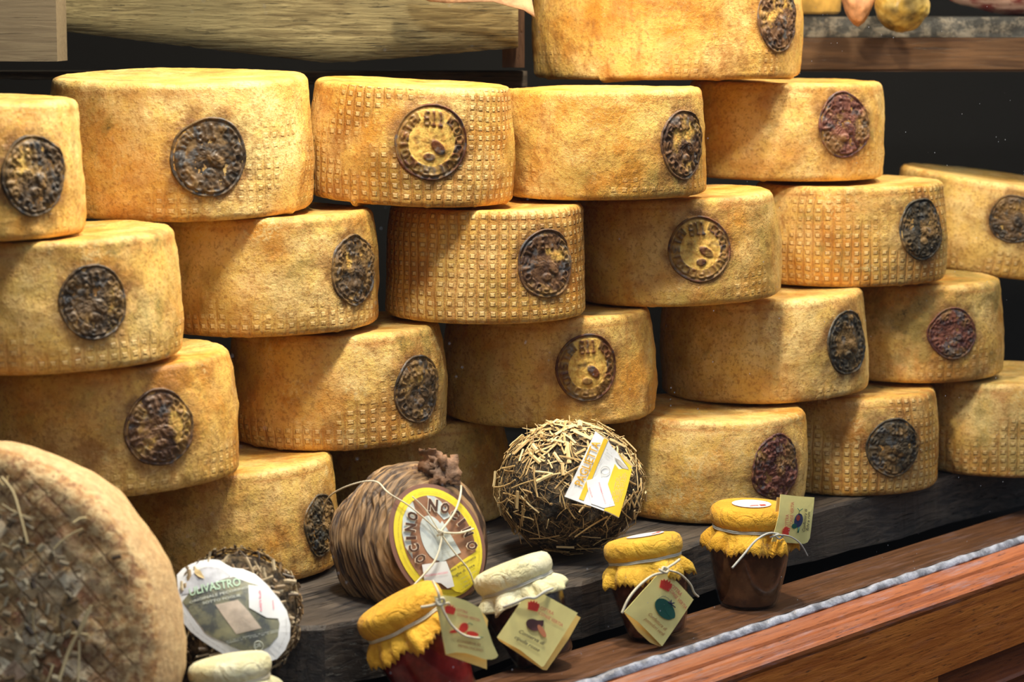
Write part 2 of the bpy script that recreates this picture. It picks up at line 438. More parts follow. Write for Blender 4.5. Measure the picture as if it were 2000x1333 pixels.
SEALM = {'clean': seal_mat('seal_brown_clear', (.045, .013, .008), (.14, .045, .015), .66),
         'mid': seal_mat('seal_brown_part_dark', (.050, .024, .014), (.16, .08, .035), .42),
         'dark': seal_mat('seal_grey_dark', (.030, .023, .017), (.135, .082, .04), .32),
         'warm': seal_mat('seal_maroon', (.06, .020, .020), (.19, .07, .045), .28),
         'black': seal_mat('seal_black_green', (.018, .018, .015), (.09, .065, .035), .25)}
def add_seal(w, sx, sy, hh, kind, rot=0, mess=.5):
    # find the azimuth at which the side shows the stamp
    best = None
    for k in range(-880, 881):
        a = math.radians(k/10); X = w.X+w.R*math.sin(a); Y = w.Y-w.R*math.cos(a)
        zc = Y*math.cos(PT)-(w.zb+w.H/2)*math.sin(PT); px = 1000+F*X/zc
        if best is None or abs(px-sx) < best[0]: best = (abs(px-sx), a, Y)
    a = best[1]; Yf = best[2]; zc = at(sx, sy, Yf).z-CAMZ-w.zb; rs = hh*Yf/F
    th0 = a-PI/2
    NR, NT_ = 40, 132; bm = bmesh.new(); rings = []; bm.verts.layers.float.new('ink'); bm.verts.layers.float.new('inner'); inkl = bm.verts.layers.float['ink']; innl = bm.verts.layers.float['inner']
    so = Vector((w.seed*2.2+3, 1.7*w.seed, 5)); cr, sr = math.cos(rot), math.sin(rot)
    def surf(x, y, h):                        # x to the viewer's right, y up
        z = zc+y; t = max(.01, min(.99, z/w.H)); r = prof_r(t, w.R, w.taper); rc = .0075
        for zz in (z, w.H-z):
            if zz < rc: r -= rc-math.sqrt(max(0, rc*rc-(rc-max(zz, 0))**2))
        th = th0+x/w.R; n = Vector((math.cos(th), math.sin(th), 0))
        p = n*r+Vector((0, 0, max(.0, min(w.H, z)))); return p+n*(w.disp(p, 1)+h)
    for i in range(NR+1):
        q = i/NR; ring = []
        for k in range(NT_):
            ph = 2*PI*k/NT_; ragged = 1+.05*mess*noise.noise(Vector((math.cos(ph)*1.3, math.sin(ph)*1.3, w.seed*1.7)))*2
            rho = q; x, y = rho*math.cos(ph), rho*math.sin(ph)
            xr, yr = x*cr-y*sr, x*sr+y*cr
            wn = noise.noise(Vector((x*3, y*3, 0))+so); wn2 = noise.noise(Vector((x*8, y*8, 2))+so)
            h = 0.; ink = 0.
            rimv = math.exp(-((rho-.95)/.022)**2); h += .0011*rimv; ink = max(ink, rimv*1.2)
            gr = math.exp(-((rho-.885)/.018)**2); h -= .0008*gr
            if .60 < rho < .88:
                f = (math.atan2(yr, xr)/(2*PI)) % 1; fi = f*len(RING); ch = RING[int(fi) % len(RING)]
                top = abs(((f-.25+.5) % 1)-.5) < .085
                g = 0 if top else glyph(ch, 1-(fi % 1)*1.15+.07, (rho-.61)/.26)
                h += .0021*g; ink = max(ink, (.72+.28*g) if not top else 0)
            u = (xr+.26)/.52; v = (yr-.40)/.40
            if 0 <= u <= 1 and 0 <= v <= 1:
                g = glyph('611'[min(2, int(u*3))], (u*3) % 1, v); h += .0020*g; ink = max(ink, .5+g*.6)
            # small animal-like blot, lower right of the middle
            g = max(0, 1-((xr-.16)**2/.05+(yr+.12+.5*(xr-.16))**2/.035)); g2 = max(0, 1-((xr+.05)**2/.03+(yr+.38)**2/.015))
            h += .0016*min(1, max(g, g2)*2); ink = max(ink, min(1, max(g, g2)*2.6))
            h += mess*(.0016*wn+.0012*wn2+.0009*noise.noise(Vector((x*19, y*19, 4))+so))+.0007
            h = h*(1 if q < .985 else 0)-(.0014 if i == NR else 0)
            ink = max(0, min(1, ink+mess*(wn*.9+wn2*.5)))
            vtx = bm.verts.new(surf(x*rs*ragged, y*rs*ragged, h)); vtx[inkl] = ink; vtx[innl] = 1-smooth01((rho-.84)/.08)
            ring.append(vtx)
            if i == 0: break
        rings.append(ring)
    for a_, b_ in zip(rings, rings[1:]):
        for k in range(NT_):
            k2 = (k+1) % NT_
            if len(a_) == 1: bm.faces.new((a_[0], b_[k], b_[k2]))
            else: bm.faces.new((a_[k], b_[k], b_[k2], a_[k2]))
    o = bmo('maker_seal', bm, SEALM[kind], w.root)
    at_ = w.rind.data.attributes['halo'].data; cz = Vector((math.cos(th0)*w.R, math.sin(th0)*w.R, zc))
    for v in w.rind.data.vertices:
        d = (v.co-cz).length
        if d < rs*1.7: at_[v.index].value = .9*(1-smooth01((d/rs-.98)/(.22+.5*max(0, .3+noise.noise(v.co*60)))))
    return o
def solveX(xr, Y, R, zmid):
    zc = Y*math.cos(PT)-zmid*math.sin(PT)
    return (xr-1000)/F*zc-R*math.sqrt(1+((xr-1000)/F)**2)
K = .75
# key: right edge px, foot px, row, radius, (seal x, y, half height, kind, mess), (pale, dots, mould, stain, bloom), tilt, label
WH = [
 ('L1', 166, 475, 1, .165, (66, 340, 82, 'dark', .8), (.5, .3, .25, .4, .3), (0, 1), 'top-row cheese wheel cut off by the left edge, with a large dark seal'),
 ('A', 617, 425, 1, .177, (410, 297, 80, 'dark', .7), (.62, .25, .05, .3, .35), (2.2, -.2), 'wide pale cheese wheel with a grey-green seal, leftmost whole one in the top row'),
 ('w2', 1002, 410, 1, .143, (838, 272, 76, 'clean', .25), (.35, .85, .0, .7, .2), (1, 2.6), 'orange-brown dimpled cheese wheel in the top row with clear brown ring seal, tilted right'),
 ('w3', 1382, 395, 1, .147, (1341, 284, 70, 'mid', .5), (.38, .12, .0, .7, .3), (0, -.6), 'smooth orange cheese wheel directly under the left half of the highest wheel'),
 ('w4', 1730, 355, 1, .16, (1652, 243, 64, 'warm', .9), (.6, .12, .1, .35, .3), (0, .6), 'pale cheese wheel at the right end of the top row with misshapen purple-brown seal'),
 ('B1', 361, 735, 2, .165, (190, 595, 75, 'dark', .8), (.5, .3, .35, .4, .4), (0, -1.6), 'second-row cheese wheel at the left edge with a greenish patch and dark seal'),
 ('B2', 745, 660, 2, .15, (700, 530, 72, 'dark', .8), (.45, .35, .3, .55, .5), (0, -1.2), 'brownish second-row cheese wheel with a shiny dark seal at its right edge'),
 ('B3', 1146, 635, 2, .14, (1071, 515, 70, 'mid', .4), (.3, 1.3, .0, .8, .25), (0, 0), 'cheese wheel completely covered in square dimples, middle of the second row'),
 ('B4', 1531, 600, 2, .155, (1372, 488, 66, 'clean', .35), (.42, .08, .0, .45, .15), (0, -2), 'smooth golden cheese wheel in the second row with clear round brown seal, mid right'),
 ('B5', 1855, 562, 2, .155, (1806, 450, 62, 'black', .7), (.4, .75, .55, .6, .45), (0, -.8), 'mouldy dimpled cheese wheel with black specks, below the pale top-right wheel'),
 ('C1', 475, 978, 3, .165, (320, 843, 77, 'mid', .7), (.36, .15, .1, .7, .2), (0, -2.6), 'orange-brown cheese wheel just above the big speckled upright wheel, dark ribbed seal'),
 ('C2', 877, 883, 3, .15, (824, 765, 70, 'dark', .6), (.42, .45, .12, .55, .6), (0, -1.4), 'cheese wheel in the third row above the walnut-leaf cheese, crusty patch beside dark seal'),
 ('C3', 1283, 838, 3, .155, (1150, 720, 69, 'clean', .3), (.45, .15, .0, .6, .25), (0, -.6), 'golden cheese wheel in the third row directly above the straw-covered cheese, clear brown seal'),
 ('C4', 1700, 790, 3, .160, (1664, 675, 66, 'black', .5), (.68, .14, .1, .3, .2), (0, -2.2), 'smooth palest cheese wheel in the third row with narrow dark seal near its right edge'),
 ('C5', 1965, 757, 3, .145, (1862, 652, 53, 'warm', .7), (.48, .2, .8, .5, .5), (0, -.5), 'green mouldy cheese wheel with a maroon seal, third row at right'),
 ('D1', 663, 1160, 4, .16, (632, 1030, 62, 'black', 1.), (.40, .1, .1, .55, .35), (0, -1), 'bottom-row cheese wheel left of the walnut-leaf cheese, black seal on its edge'),
 ('D2', 997, 1040, 4, .15, None, (.42, .2, .05, .5, .3), (0, 0), 'cheese wheel peeking out between the walnut-leaf cheese and the straw-covered cheese'),
 ('D3', 1577, 1028, 4, .15, (1518, 912, 66, 'warm', 1.), (.5, .2, .15, .7, 1.), (0, .6), 'patchy crusted cheese wheel on the plank right behind the fig jam jar'),
 ('D4', 1838, 971, 4, .15, (1746, 873, 61, 'black', .7), (.45, .8, .2, .6, .4), (0, .2), 'dimpled cheese wheel with black and gold seal, right of the patchy crusted wheel'),
 ('D5', 2135, 948, 4, .145, None, (.6, .5, .7, .4, 1.), (0, 0), 'yellow-green mouldy cheese wheel cut off at the lower right edge of the stack'),
]
WHEELS = {}; DY = {'w2': .014, 'w3': .016, 'C5': .03, 'D5': .04}
for i, (key, xr, yb, row, R, seal, mt, tilt, label) in enumerate(WH):
    R *= K; Yf = -Z[row]/math.tan(ang(yb)); Y = Yf+R*.97
    H = {1: .1085, 2: .1155, 3: .1155, 4: .1125}[row]; Y += DY.get(key, 0)
    H = {'L1': .119, 'A': .132, 'w2': .119, 'w3': .1135, 'w4': .1135}.get(key, H)
    X = solveX(xr-2, Y, R, Z[row]+.05)
    w = make_wheel(key, X, Y, Z[row]+{'w2': .0035, 'D1': .0015, 'D2': .0008, 'D3': .0012}.get(key, 0), R, H, cheese_mat('rind_of_wheel', *mt, seed=i+1), label, tilt, seed=i+1, drip=1 if key in ('w2', 'L1') else .35)
    WHEELS[key] = w
    if seal: add_seal(w, seal[0], seal[1], seal[2], seal[3], rot=random.uniform(-.15, .15), mess=seal[4])
# highest wheel, larger
w = make_wheel('T', solveX(1567, 2.863, .1575, 0), 2.863, Z[0]-.001, .1575, .165, cheese_mat('rind_of_wheel', .38, .1, 0, .85, .2, seed=31), 'largest orange cheese wheel, highest of the stack, cut off by the top edge', (0, -.3), .01, seed=31, drip=1.2)
add_seal(w, 1524, 38, 66, 'mid', mess=.6); WHEELS['T'] = w
# tilted wheel at far right
w = make_wheel('R', .622, 3.16, -.327, .134, .118, cheese_mat('rind_of_wheel', .72, .45, .05, .25, .15, seed=33), 'pale yellow cheese wheel tipped to the right at the upper right edge', (1, 7), .01, seed=33)
add_seal(w, 1964, 424, 49, 'dark', mess=.7); WHEELS['R'] = w

# ------------------------------------------------------------------ window line
A_G = math.atan(4100/4765.0)                  # direction of the pane against the view axis
U = Vector((math.sin(A_G), math.cos(A_G), 0)); NIN = Vector((-U.y, U.x, 0)) # inward normal
G0 = atz(1500, 1214, CAMZ-.60); ROTZ = math.atan2(U.y, U.x)
def along(name, bm, mat, kind='structure', smooth=False):
    o = bmo(name, bm, mat, None, smooth); o.location = G0; o.rotation_euler = (0, 0, ROTZ)
    if kind: o['kind'] = kind
    return o
def strip(prof, x0=-2.4, x1=1.85, seg=1, wob=0):
    bm = bmesh.new(); rows = []
    for i in range(seg+1):
        x = x0+(x1-x0)*i/seg; ring = []
        for (y, z) in prof:
            d = wob*noise.noise(Vector((x*45, y*90, z*90))) if wob else 0
            ring.append(bm.verts.new((x, y-d*.3, z+d)))
        rows.append(ring)
    m = len(prof)
    for a, b in zip(rows, rows[1:]):
        for k in range(m): bm.faces.new((a[k], a[(k+1) % m], b[(k+1) % m], b[k]))
    bm.faces.new(rows[0]); bm.faces.new(rows[-1][::-1]); return bm
def schlick(n):                               # reflectance of a thin glass face, the same from both sides
    l = n.node('ShaderNodeLayerWeight'); l.inputs[0].default_value = .5
    return n.math('ADD', .04, n.math('MULTIPLY', .96, n.math('POWER', l.outputs['Facing'], 5)))
# inner board and the pane
along('trim_1', strip([(.006, -.03), (.078, -.03), (.080, -.002), (.077, 0), (.006, 0)]), M_inboard)
pane = NT('window_glass'); pane.t.nodes.remove(pane.b)
tr = pane.node('ShaderNodeBsdfTransparent'); tr.inputs[0].default_value = (.985, .995, .99, 1); gl = pane.node('ShaderNodeBsdfGlossy'); gl.inputs['Roughness'].default_value = .02
mx = pane.node('ShaderNodeMixShader')
pane.t.links.new(schlick(pane), mx.inputs[0]); pane.t.links.new(tr.outputs[0], mx.inputs[1]); pane.t.links.new(gl.outputs[0], mx.inputs[2])
df = pane.node('ShaderNodeBsdfDiffuse'); df.inputs[0].default_value = (.8, .82, .85, 1); mx2 = pane.node('ShaderNodeMixShader')
spk = pane.vor(pane.obj(), 95, out='Distance'); rare = pane.step(pane.noise(pane.obj(), 30, 2), .56, .60)
pane.t.links.new(pane.math('MULTIPLY', pane.step(spk, .045, .075, .75, 0), rare), mx2.inputs[0])
pane.t.links.new(mx.outputs[0], mx2.inputs[1]); pane.t.links.new(df.outputs[0], mx2.inputs[2]); pane.t.links.new(mx2.outputs[0], pane.out.inputs[0])
bm = bmesh.new(); box(bm, -2.4, 1.85, 0, .004, -.01, 1.35); along('window_1', bm, pane.m)
# grey sealant bead
along('trim_2', strip([(.000, -.001), (-.001, .0028), (-.0030, .0030), (-.0052, .0005), (-.0072, -.0025), (-.007, -.0044), (.000, -.0044)], seg=1700, wob=.0019), M_bead, smooth=True)
# moulded sill
sp = [(.0, -.004), (-.009, -.0045), (-.013, -.007), (-.019, -.009), (-.024, -.0095), (-.0255, -.013), (-.028, -.0145), (-.033, -.0145), (-.036, -.0175), (-.038, -.0205), (-.0415, -.0205), (-.0435, -.0225), (-.0435, -.03), (.0, -.03)]
along('trim_3', strip(sp), M_sill)
along('trim_4', strip([(-.001, -.030), (-.041, -.030), (-.0425, -.0245), (-.0435, -.0265), (-.0435, -.103), (-.001, -.103)]), M_rail)
# framed panels under the rail
p_s = (atz(1787, 1311, CAMZ-.703)-G0).dot(U)
bm = strip([(-.0395, -.103), (-.0395, -.106), (-.036, -.109), (-.0345, -.113), (-.030, -.113), (-.001, -.113), (-.001, -.103)], p_s); along('trim_5', bm, M_panel)
bm = bmesh.new(); box(bm, -2.4, 1.85, -.028, -.001, -.50, -.103); along('wall_front', bm, M_panel)
bm = bmesh.new(); box(bm, p_s-.12, p_s, -.0425, -.028, -.50, -.103); box(bm, p_s-.9, p_s-.8, -.0425, -.028, -.50, -.103); box(bm, p_s+.9, p_s+1.0, -.0425, -.028, -.50, -.103); along('trim_6', bm, M_rail)
bm = strip([(-.028, -.138), (-.036, -.140), (-.038, -.144), (-.036, -.148), (-.028, -.150)], p_s+.03, p_s+.87); along('trim_7', bm, M_panel)

# ------------------------------------------------------------------ display floor, planks, walls
ZP = CAMZ-.5475-.001
def slab(name, pts, z1, z0, mat, rag=0, rot=0, kind=None):
    """irregular plank from outline points (X, Y), local x along the grain"""
    if kind is None: pts = [((Vector((p[0], p[1], 0))+NIN*max(0, .087-(Vector((p[0], p[1], G0.z))-G0).dot(NIN))).to_2d()) for p in pts]
    c = Vector((sum(p[0] for p in pts)/len(pts), sum(p[1] for p in pts)/len(pts), z0)); P = []
    for i in range(len(pts)):
        a, b = Vector(pts[i]).to_3d(), Vector(pts[(i+1) % len(pts)]).to_3d(); n = max(1, int((b-a).length/.012))
        for k in range(n): P.append(a.lerp(b, k/n))
    Q = Matrix.Rotation(-rot, 3, 'Z'); bm = bmesh.new(); lo, md, hi = [], [], []
    for p in P:
        l = Q @ (p-Vector((c.x, c.y, 0))); d = rag*noise.noise(p*30); d2 = rag*noise.noise(p*30+Vector((0, 0, 5)))
        cc = l.normalized()
        lo.append(bm.verts.new((l.x+cc.x*d2, l.y+cc.y*d2, 0))); md.append(bm.verts.new((l.x+cc.x*d, l.y+cc.y*d, z1-z0-.004)))
        hi.append(bm.verts.new((l.x+cc.x*(d-.004), l.y+cc.y*(d-.004), z1-z0)))
    m = len(P)
    for a, b in ((lo, md), (md, hi)):
        for k in range(m): bm.faces.new((a[k], a[(k+1) % m], b[(k+1) % m], b[k]))
    bm.faces.new(lo[::-1]); bm.faces.new(hi); bmesh.ops.triangulate(bm, faces=[f for f in bm.faces if len(f.verts) > 4])
    o = bmo(name, bm, mat, None, False); o.location = c; o.rotation_euler = (0, 0, rot)
    if kind: o['kind'] = kind
    return o
def XY(px, py, z): q = atz(px, py, z); return (q.x, q.y)
pf = [XY(1760, 958, ZP), XY(1660, 978, ZP), XY(1587, 998, ZP), XY(1470, 1022, ZP), XY(1377, 1055, ZP), XY(1260, 1098, ZP), XY(1137, 1136, ZP), XY(1050, 1150, ZP), XY(900, 1205, ZP)]
pts = [(1.0, 3.35), (.95, 2.98)] + [(pf[0][0]+.07, pf[0][1]+.085)] + pf + [(-.10, 2.19), (-.17, 2.135), (-.8, 2.10), (-.9, 2.6), (-.3, 2.75), (.3, 3.1)]
tag(slab('wooden_plank', pts, ZP, ZP-.058, M_plank, .006, math.radians(52)), 'thick dark weathered plank carrying the lowest row of cheese wheels', 'plank')
ZL = CAMZ-.633
pts = [XY(660, 1480, ZL), XY(800, 1440, ZL), XY(1060, 1330, ZL), XY(1120, 1300, ZL), XY(1100, 1250, ZL), (-.09, 2.15), (-.17, 2.11)]
tag(slab('wooden_plank', pts, ZL, ZL-.05, M_low, .003, math.radians(30)), 'low dark board with lighter grey streaks under the jars at bottom left', 'plank')
def boxo(name, c, size, mat, rz=0, kind='structure'):
    bm = bmesh.new(); box(bm, -size[0]/2, size[0]/2, -size[1]/2, size[1]/2, -size[2]/2, size[2]/2)
    o = bmo(name, bm, mat, None, False); o.location = c; o.rotation_euler = (0, 0, rz)
    if kind: o['kind'] = kind
    return o
room = [(-1.34, .56), (1.36, 3.70), (1.36, 3.88), (-1.34, 3.88)]
slab('floor', room, CAMZ-.672, CAMZ-.712, M_black, kind='structure')
boxo('wall_back', (.05, 3.93, CAMZ+.05), (2.9, .05, 1.6), M_wallb)
boxo('wall_left', (-1.375, 2.25, CAMZ+.05), (.05, 3.3, 1.6), M_wallb)
slab('ceiling', room, CAMZ+.80, CAMZ+.76, M_wallb, kind='structure')

# ------------------------------------------------------------------ upper background
def beam(name, x0, x1, yb_pts, Y, ztop, depth, mat, rot_seed):
    """old beam seen from the front with an uneven lower edge given by (px, py)"""
    bm = bmesh.new(); rows = []; n = 90
    xa, xb = at(x0, 100, Y).x, at(x1, 100, Y).x
    for i in range(n+1):
        px = x0+(x1-x0)*i/n
        for a, b in zip(yb_pts, yb_pts[1:]):
            if a[0] <= px <= b[0] or b is yb_pts[-1]:
                t = (px-a[0])/(b[0]-a[0]); py = a[1]+(b[1]-a[1])*t; break
        zb = at(px, py, Y).z+.0016*noise.noise(Vector((px*.05, rot_seed, 0))); X = xa+(xb-xa)*i/n
        ring = []
        for k in range(9):
            z = zb+(ztop-zb)*k/8; ring.append((X, Y+.004*noise.noise(Vector((X*6, z*60, rot_seed))), z))
        ring += [(X, Y+depth, ztop), (X, Y+depth, zb+.005)]
        rows.append([bm.verts.new(p) for p in ring])
    m = len(rows[0])
    for a, b in zip(rows, rows[1:]):
        for k in range(m): bm.faces.new((a[k], a[(k+1) % m], b[(k+1) % m], b[k]))
    bm.faces.new(rows[0]); bm.faces.new(rows[-1][::-1])
    return bmo(name, bm, mat)
tag(beam('wooden_beam', -300, 1012, [(-300, 35), (115, 60), (260, 78), (400, 95), (540, 112), (640, 123), (690, 120), (800, 112), (1012, 93)], 2.74, CAMZ+.16, .08, M_old, 1), 'broad weathered grey-yellow beam behind the top row, upper left', 'beam')
tag(beam('wooden_beam', -300, 1030, [(-300, 150), (1030, 172)], 2.88, CAMZ-.066, .05, M_olddark, 5), 'dim dark beam below and behind the weathered one', 'beam')
q = at(1006, 80, 2.83); boxo('trim_8', (q.x-.002, 2.85, CAMZ+.3495), (.026, .04, .82), M_post)
q0 = at(-160, 120, 2.64); q1 = at(112, 120, 2.64)
tag(boxo('wooden_block', ((q0.x+q1.x)/2, 2.67, q0.z+.09), (q1.x-q0.x, .06, .18), wood_mat('pale_block_wood', ((.15, .11, .065), (.22, .17, .10), (.18, .14, .085)), crack=.2), kind=None), 'pale wooden block in the upper left corner in front of the weathered beam', 'block')
# torn brown paper hanging over the beam
bm = bmesh.new(); sh = Sheet(930, 10, 2.69, (-.15, -1, .5))
rows = []
pa = [(790, -30, 800, -12), (840, -32, 838, 4), (880, -34, 872, 3), (920, -34, 930, 2), (960, -36, 965, 6), (990, -36, 1000, 20), (1015, -36, 1024, 26), (1034, -34, 1045, 36)]
for i, (xa, ya, xb, yb_) in enumerate(pa):
    row = []
    for k in range(7):
        t = k/6; row.append(bm.verts.new(sh.pt(xa+(xb-xa)*t, ya+(yb_-ya)*t, .006*math.sin(i*1.1+t*2)+.004*random.random())))
    rows.append(row)
for a, b in zip(rows, rows[1:]):
    for k in range(6): bm.faces.new((a[k], a[k+1], b[k+1], b[k]))
o = bmo('torn_paper', bm, flat('brown_paper', (.40, .22, .11), .8, .25, bump=.0006)); s_ = o.modifiers.new('s', 'SOLIDIFY'); s_.thickness = .0008
tag(o, 'torn brown wrapping paper beside the highest wheel at the top of the photo', 'paper')

# right shelf with slate slab
YS = 3.10
def xs(px, y=80): return at(px, y, YS).x
bm = bmesh.new(); z1 = at(1800, 74, YS).z; z0 = at(1800, 140, YS).z; box(bm, xs(1540), xs(2350), YS, YS+.34, z0, z1)
bmesh.ops.bevel(bm, geom=bm.edges[:], offset=.003, segments=2, affect='EDGES')
tag(bmo('shelf_board', bm, M_shelf, None, False), 'dark polished wooden shelf in the upper right corner', 'shelf')
slate = NT('slate_stone'); nn = slate.noise(slate.obj(), 55, 6, .7)
slate.p(Base_Color=slate.mix(slate.step(nn, .45, .62), (.03, .03, .028), (.17, .15, .12)), Roughness=.6, Normal=slate.bump(nn, .003))
bm = bmesh.new(); zs = at(1800, 33, YS+.01).z; box(bm, xs(1550), xs(2340), YS+.008, YS+.32, z1+.0006, zs)
bmesh.ops.subdivide_edges(bm, edges=bm.edges[:], cuts=12, use_grid_fill=True)
for v in bm.verts: v.co.y += .004*noise.noise(v.co*40)
tag(bmo('stone_slab', bm, slate.m, None, False), 'dark mottled stone slab lying on the upper right shelf', 'slab')
def blob(name, c, rad, mat, nz=.05, fr=9, fn=None, rot=(0, 0, 0)):
    bm = bmesh.new(); bmesh.ops.create_icosphere(bm, subdivisions=5, radius=1)
    for v in bm.verts:
        p = v.co.copy(); d = 1+nz*noise.noise(p*fr*.3+Vector(c)*9)+nz*.35*noise.noise(p*fr)
        p *= d
        if fn: p = fn(p)
        v.co = Vector((p.x*rad[0], p.y*rad[1], p.z*rad[2]))
    o = bmo(name, bm, mat); o.location = c; o.rotation_euler = rot; return o
tub = flat('amber_rind', (.62, .36, .08), .35, .2)
q = at(1600, 31, YS+.08)
bm = lathe([(0, 0), (.030, 0), (.034, .004), (.036, .04), (.035, .075), (.030, .080), (0, .081)], 48)
o = bmo('amber_cheese', bm, tub); o.location = (at(1592, 31, YS+.08).x, YS+.09, zs+.0035); tag(o, 'small smooth amber cheese at the left end of the stone slab', 'cheese')
hang = NT('pear_cheese_rind'); hn = hang.noise(hang.obj(), 38, 6, .65); hv = hang.noise(hang.obj(), 14, 4)
cc = hang.mix(hang.step(hn, .4, .6), (.42, .27, .05), (.62, .46, .14)); cc = hang.mix(hang.step(hv, .52, .66, 0, .85), cc, (.06, .045, .02))
hang.p(Base_Color=cc, Roughness=.3, Normal=hang.bump(hn, .002))
q = at(1762, 58, YS+.045)
o = blob('round_cheese', (at(1762, 8, 3.045).x, 3.045, at(1762, 8, 3.045).z), (.034, .032, .035), hang.m, .07); tag(o, 'round yellow cheese with black mould patches hanging in front of the slab', 'cheese')
o = blob('pear_cheese', (at(1676, -2, 3.05).x, 3.05, at(1676, -2, 3.05).z), (.0205, .021, .034), flat('peach_rind', (.62, .32, .16), .45, .3), .06, fn=lambda p: Vector((p.x*(1-.35*max(0, -p.z)), p.y, p.z))); tag(o, 'peach-coloured pear-shaped cheese hanging between the amber cheese and the round mouldy cheese', 'cheese')
for nm, px, py, top in (('round_cheese', 1762, 8, .033), ('pear_cheese', 1686, -2, .033)):
    q = bpy.data.objects[nm]; bm = bmesh.new(); tube(bm, [(0, 0, top), (.001, 0, .2), (0, 0, CAMZ+.759-q.location.z)], .0012, 6); bmo('hanging_string', bm, M_twine, q)
ham = NT('cured_meat'); hn = ham.noise(ham.mapv(ham.obj(), sc=(1, 1, 3)), 24, 5, .6)
ham.p(Base_Color=ham.mix(ham.step(hn, .42, .58), (.34, .06, .05), (.78, .50, .40)), Roughness=.32, Normal=ham.bump(hn, .001))
def hamf(p): s = .62+.38*smooth01((p.x+1)/1.2); return Vector((p.x, p.y*s, p.z*s+.12*p.x))
o = blob('cured_ham', (at(1998, 0, YS+.08).x, YS+.085, zs+.034), (.105, .05, .034), ham.m, .05, fn=hamf); tag(o, 'pink and white cured ham at the right end of the stone slab', 'ham')

# ------------------------------------------------------------------ straw and debris builders
def straw_mat(name, cols):
    n = NT(name); r = n.attr('tone')['Fac']
    c = n.mix(n.step(r, .0, .5), cols[0], cols[1]); c = n.mix(n.step(r, .5, 1.), c, cols[2])
    n.p(Base_Color=c, Roughness=.5); return n.m
M_straw = straw_mat('straw', ((.17, .09, .035), (.58, .39, .16), (.86, .68, .36)))
M_debris = straw_mat('olive_debris', ((.045, .03, .022), (.24, .15, .07), (.52, .42, .26)))
def chips(bm, tl, centre, axes, n, lens, wid, rootfn, bend=.2, flatn=.35, up=0, seed=1, tone=(0, 1)):
    rnd = random.Random(seed)
    for i in range(n):
        d = Vector((rnd.gauss(0, 1), rnd.gauss(0, 1), rnd.gauss(0, 1)+up)).normalized()
        p, nr = rootfn(d)
        t = nr.cross(Vector((rnd.gauss(0, 1), rnd.gauss(0, 1), rnd.gauss(0, 1)))).normalized(); b = nr.cross(t)
        L = rnd.uniform(*lens); W = rnd.uniform(*wid); tn = rnd.uniform(*tone); lift = rnd.uniform(.2, 1.5)*W; k = rnd.uniform(-bend, bend)
        segs = 4; prev = None
        for s in range(segs+1):
            f = s/segs-.5; c = p+t*(f*L)+b*(k*L*f*f)+nr*(lift+rnd.uniform(-.1, .5)*L*flatn*(f+.3)*.5)
            ring = [bm.verts.new(c+b*W*.5), bm.verts.new(c+nr*W*.25), bm.verts.new(c-b*W*.5), bm.verts.new(c-nr*W*.25)]
            for v in ring: v[tl] = tn
            if prev:
                for q in range(4): bm.faces.new((prev[q], prev[(q+1) % 4], ring[(q+1) % 4], ring[q]))
            else: bm.faces.new(ring)
            prev = ring
        bm.faces.new(prev[::-1])

# ---- straw covered cheese
pc = at(1114, 985, 2.425); prx, pry, prz = .076, .074, .069; pc.z = ZP+prz+.001
rootp = empty('straw_covered_cheese', pc); bpy.context.view_layer.update()
tag(rootp, 'round cheese coated in straw and chaff with a white and yellow label', 'cheese')
coat = NT('chaff_crust'); a = coat.noise(coat.obj(), 120, 6, .75); b = coat.noise(coat.obj(), 35, 5, .7)
c = coat.mix(coat.step(a, .46, .62), (.018, .014, .011), (.17, .12, .06)); c = coat.mix(coat.step(b, .56, .7, 0, .5), c, (.30, .23, .11))
coat.p(Base_Color=c, Roughness=.7, Normal=coat.bump(coat.math('ADD', a, b), .006))
bm = bmesh.new(); bmesh.ops.create_icosphere(bm, subdivisions=6, radius=1)
def pshape(d):
    k = .86+.05*noise.noise(d*2.2)+.02*noise.noise(d*9)
    return Vector((d.x*prx, d.y*pry, (d.z if d.z > 0 else d.z*.97)*prz))*k/.86*.95
for v in bm.verts:
    d = v.co.normalized(); p = pshape(d); v.co = p*(1+.02*noise.noise(d*30)+.012*noise.noise(d*70))
bmo('crust', bm, coat.m, rootp)
def proot(d):
    p = pshape(d); n = Vector((d.x/prx, d.y/pry, d.z/prz)).normalized(); return p, n
bm = bmesh.new(); tl = bm.verts.layers.float.new('tone')
chips(bm, tl, None, None, 1700, (.005, .018), (.0003, .0007), proot, .6, .6, seed=3, tone=(0, .42))
chips(bm, tl, None, None, 420, (.008, .030), (.0008, .0028), proot, .15, .5, up=.75, seed=4, tone=(.3, 1))
chips(bm, tl, None, None, 60, (.012, .026), (.003, .0052), proot, .1, .25, up=1.0, seed=5, tone=(.6, 1))
chips(bm, tl, None, None, 70, (.018, .040), (.0006, .0014), proot, .8, 1.6, up=.2, seed=8, tone=(.2, .8))
chips(bm, tl, None, None, 60, (.030, .050), (.0012, .0024), proot, .2, .25, up=0, seed=6, tone=(.3, .9))
tag(bmo('straw', bm, M_straw, rootp, False), kind='stuff')
sh = Sheet(1170, 930, 2.333, (.28, -.88, .42), curl=lambda x, y: .0022*math.sin((x+y)*.035)-.0000016*((x-1172)**2))
lab = sh.poly('label_sheet', [(1162, 844), (1180, 858), (1187, 861), (1197, 874), (1208, 882), (1225, 898), (1240, 909), (1209, 1012), (1180, 1000), (1154, 988), (1107, 967)], M_white, rootp, 0, .0004, sub=5)
lab['label'] = 'white and yellow paper label'
yel = lambda n_, pts, m, l: sh.poly(n_, pts, m, lab, l, .0002, sub=6)
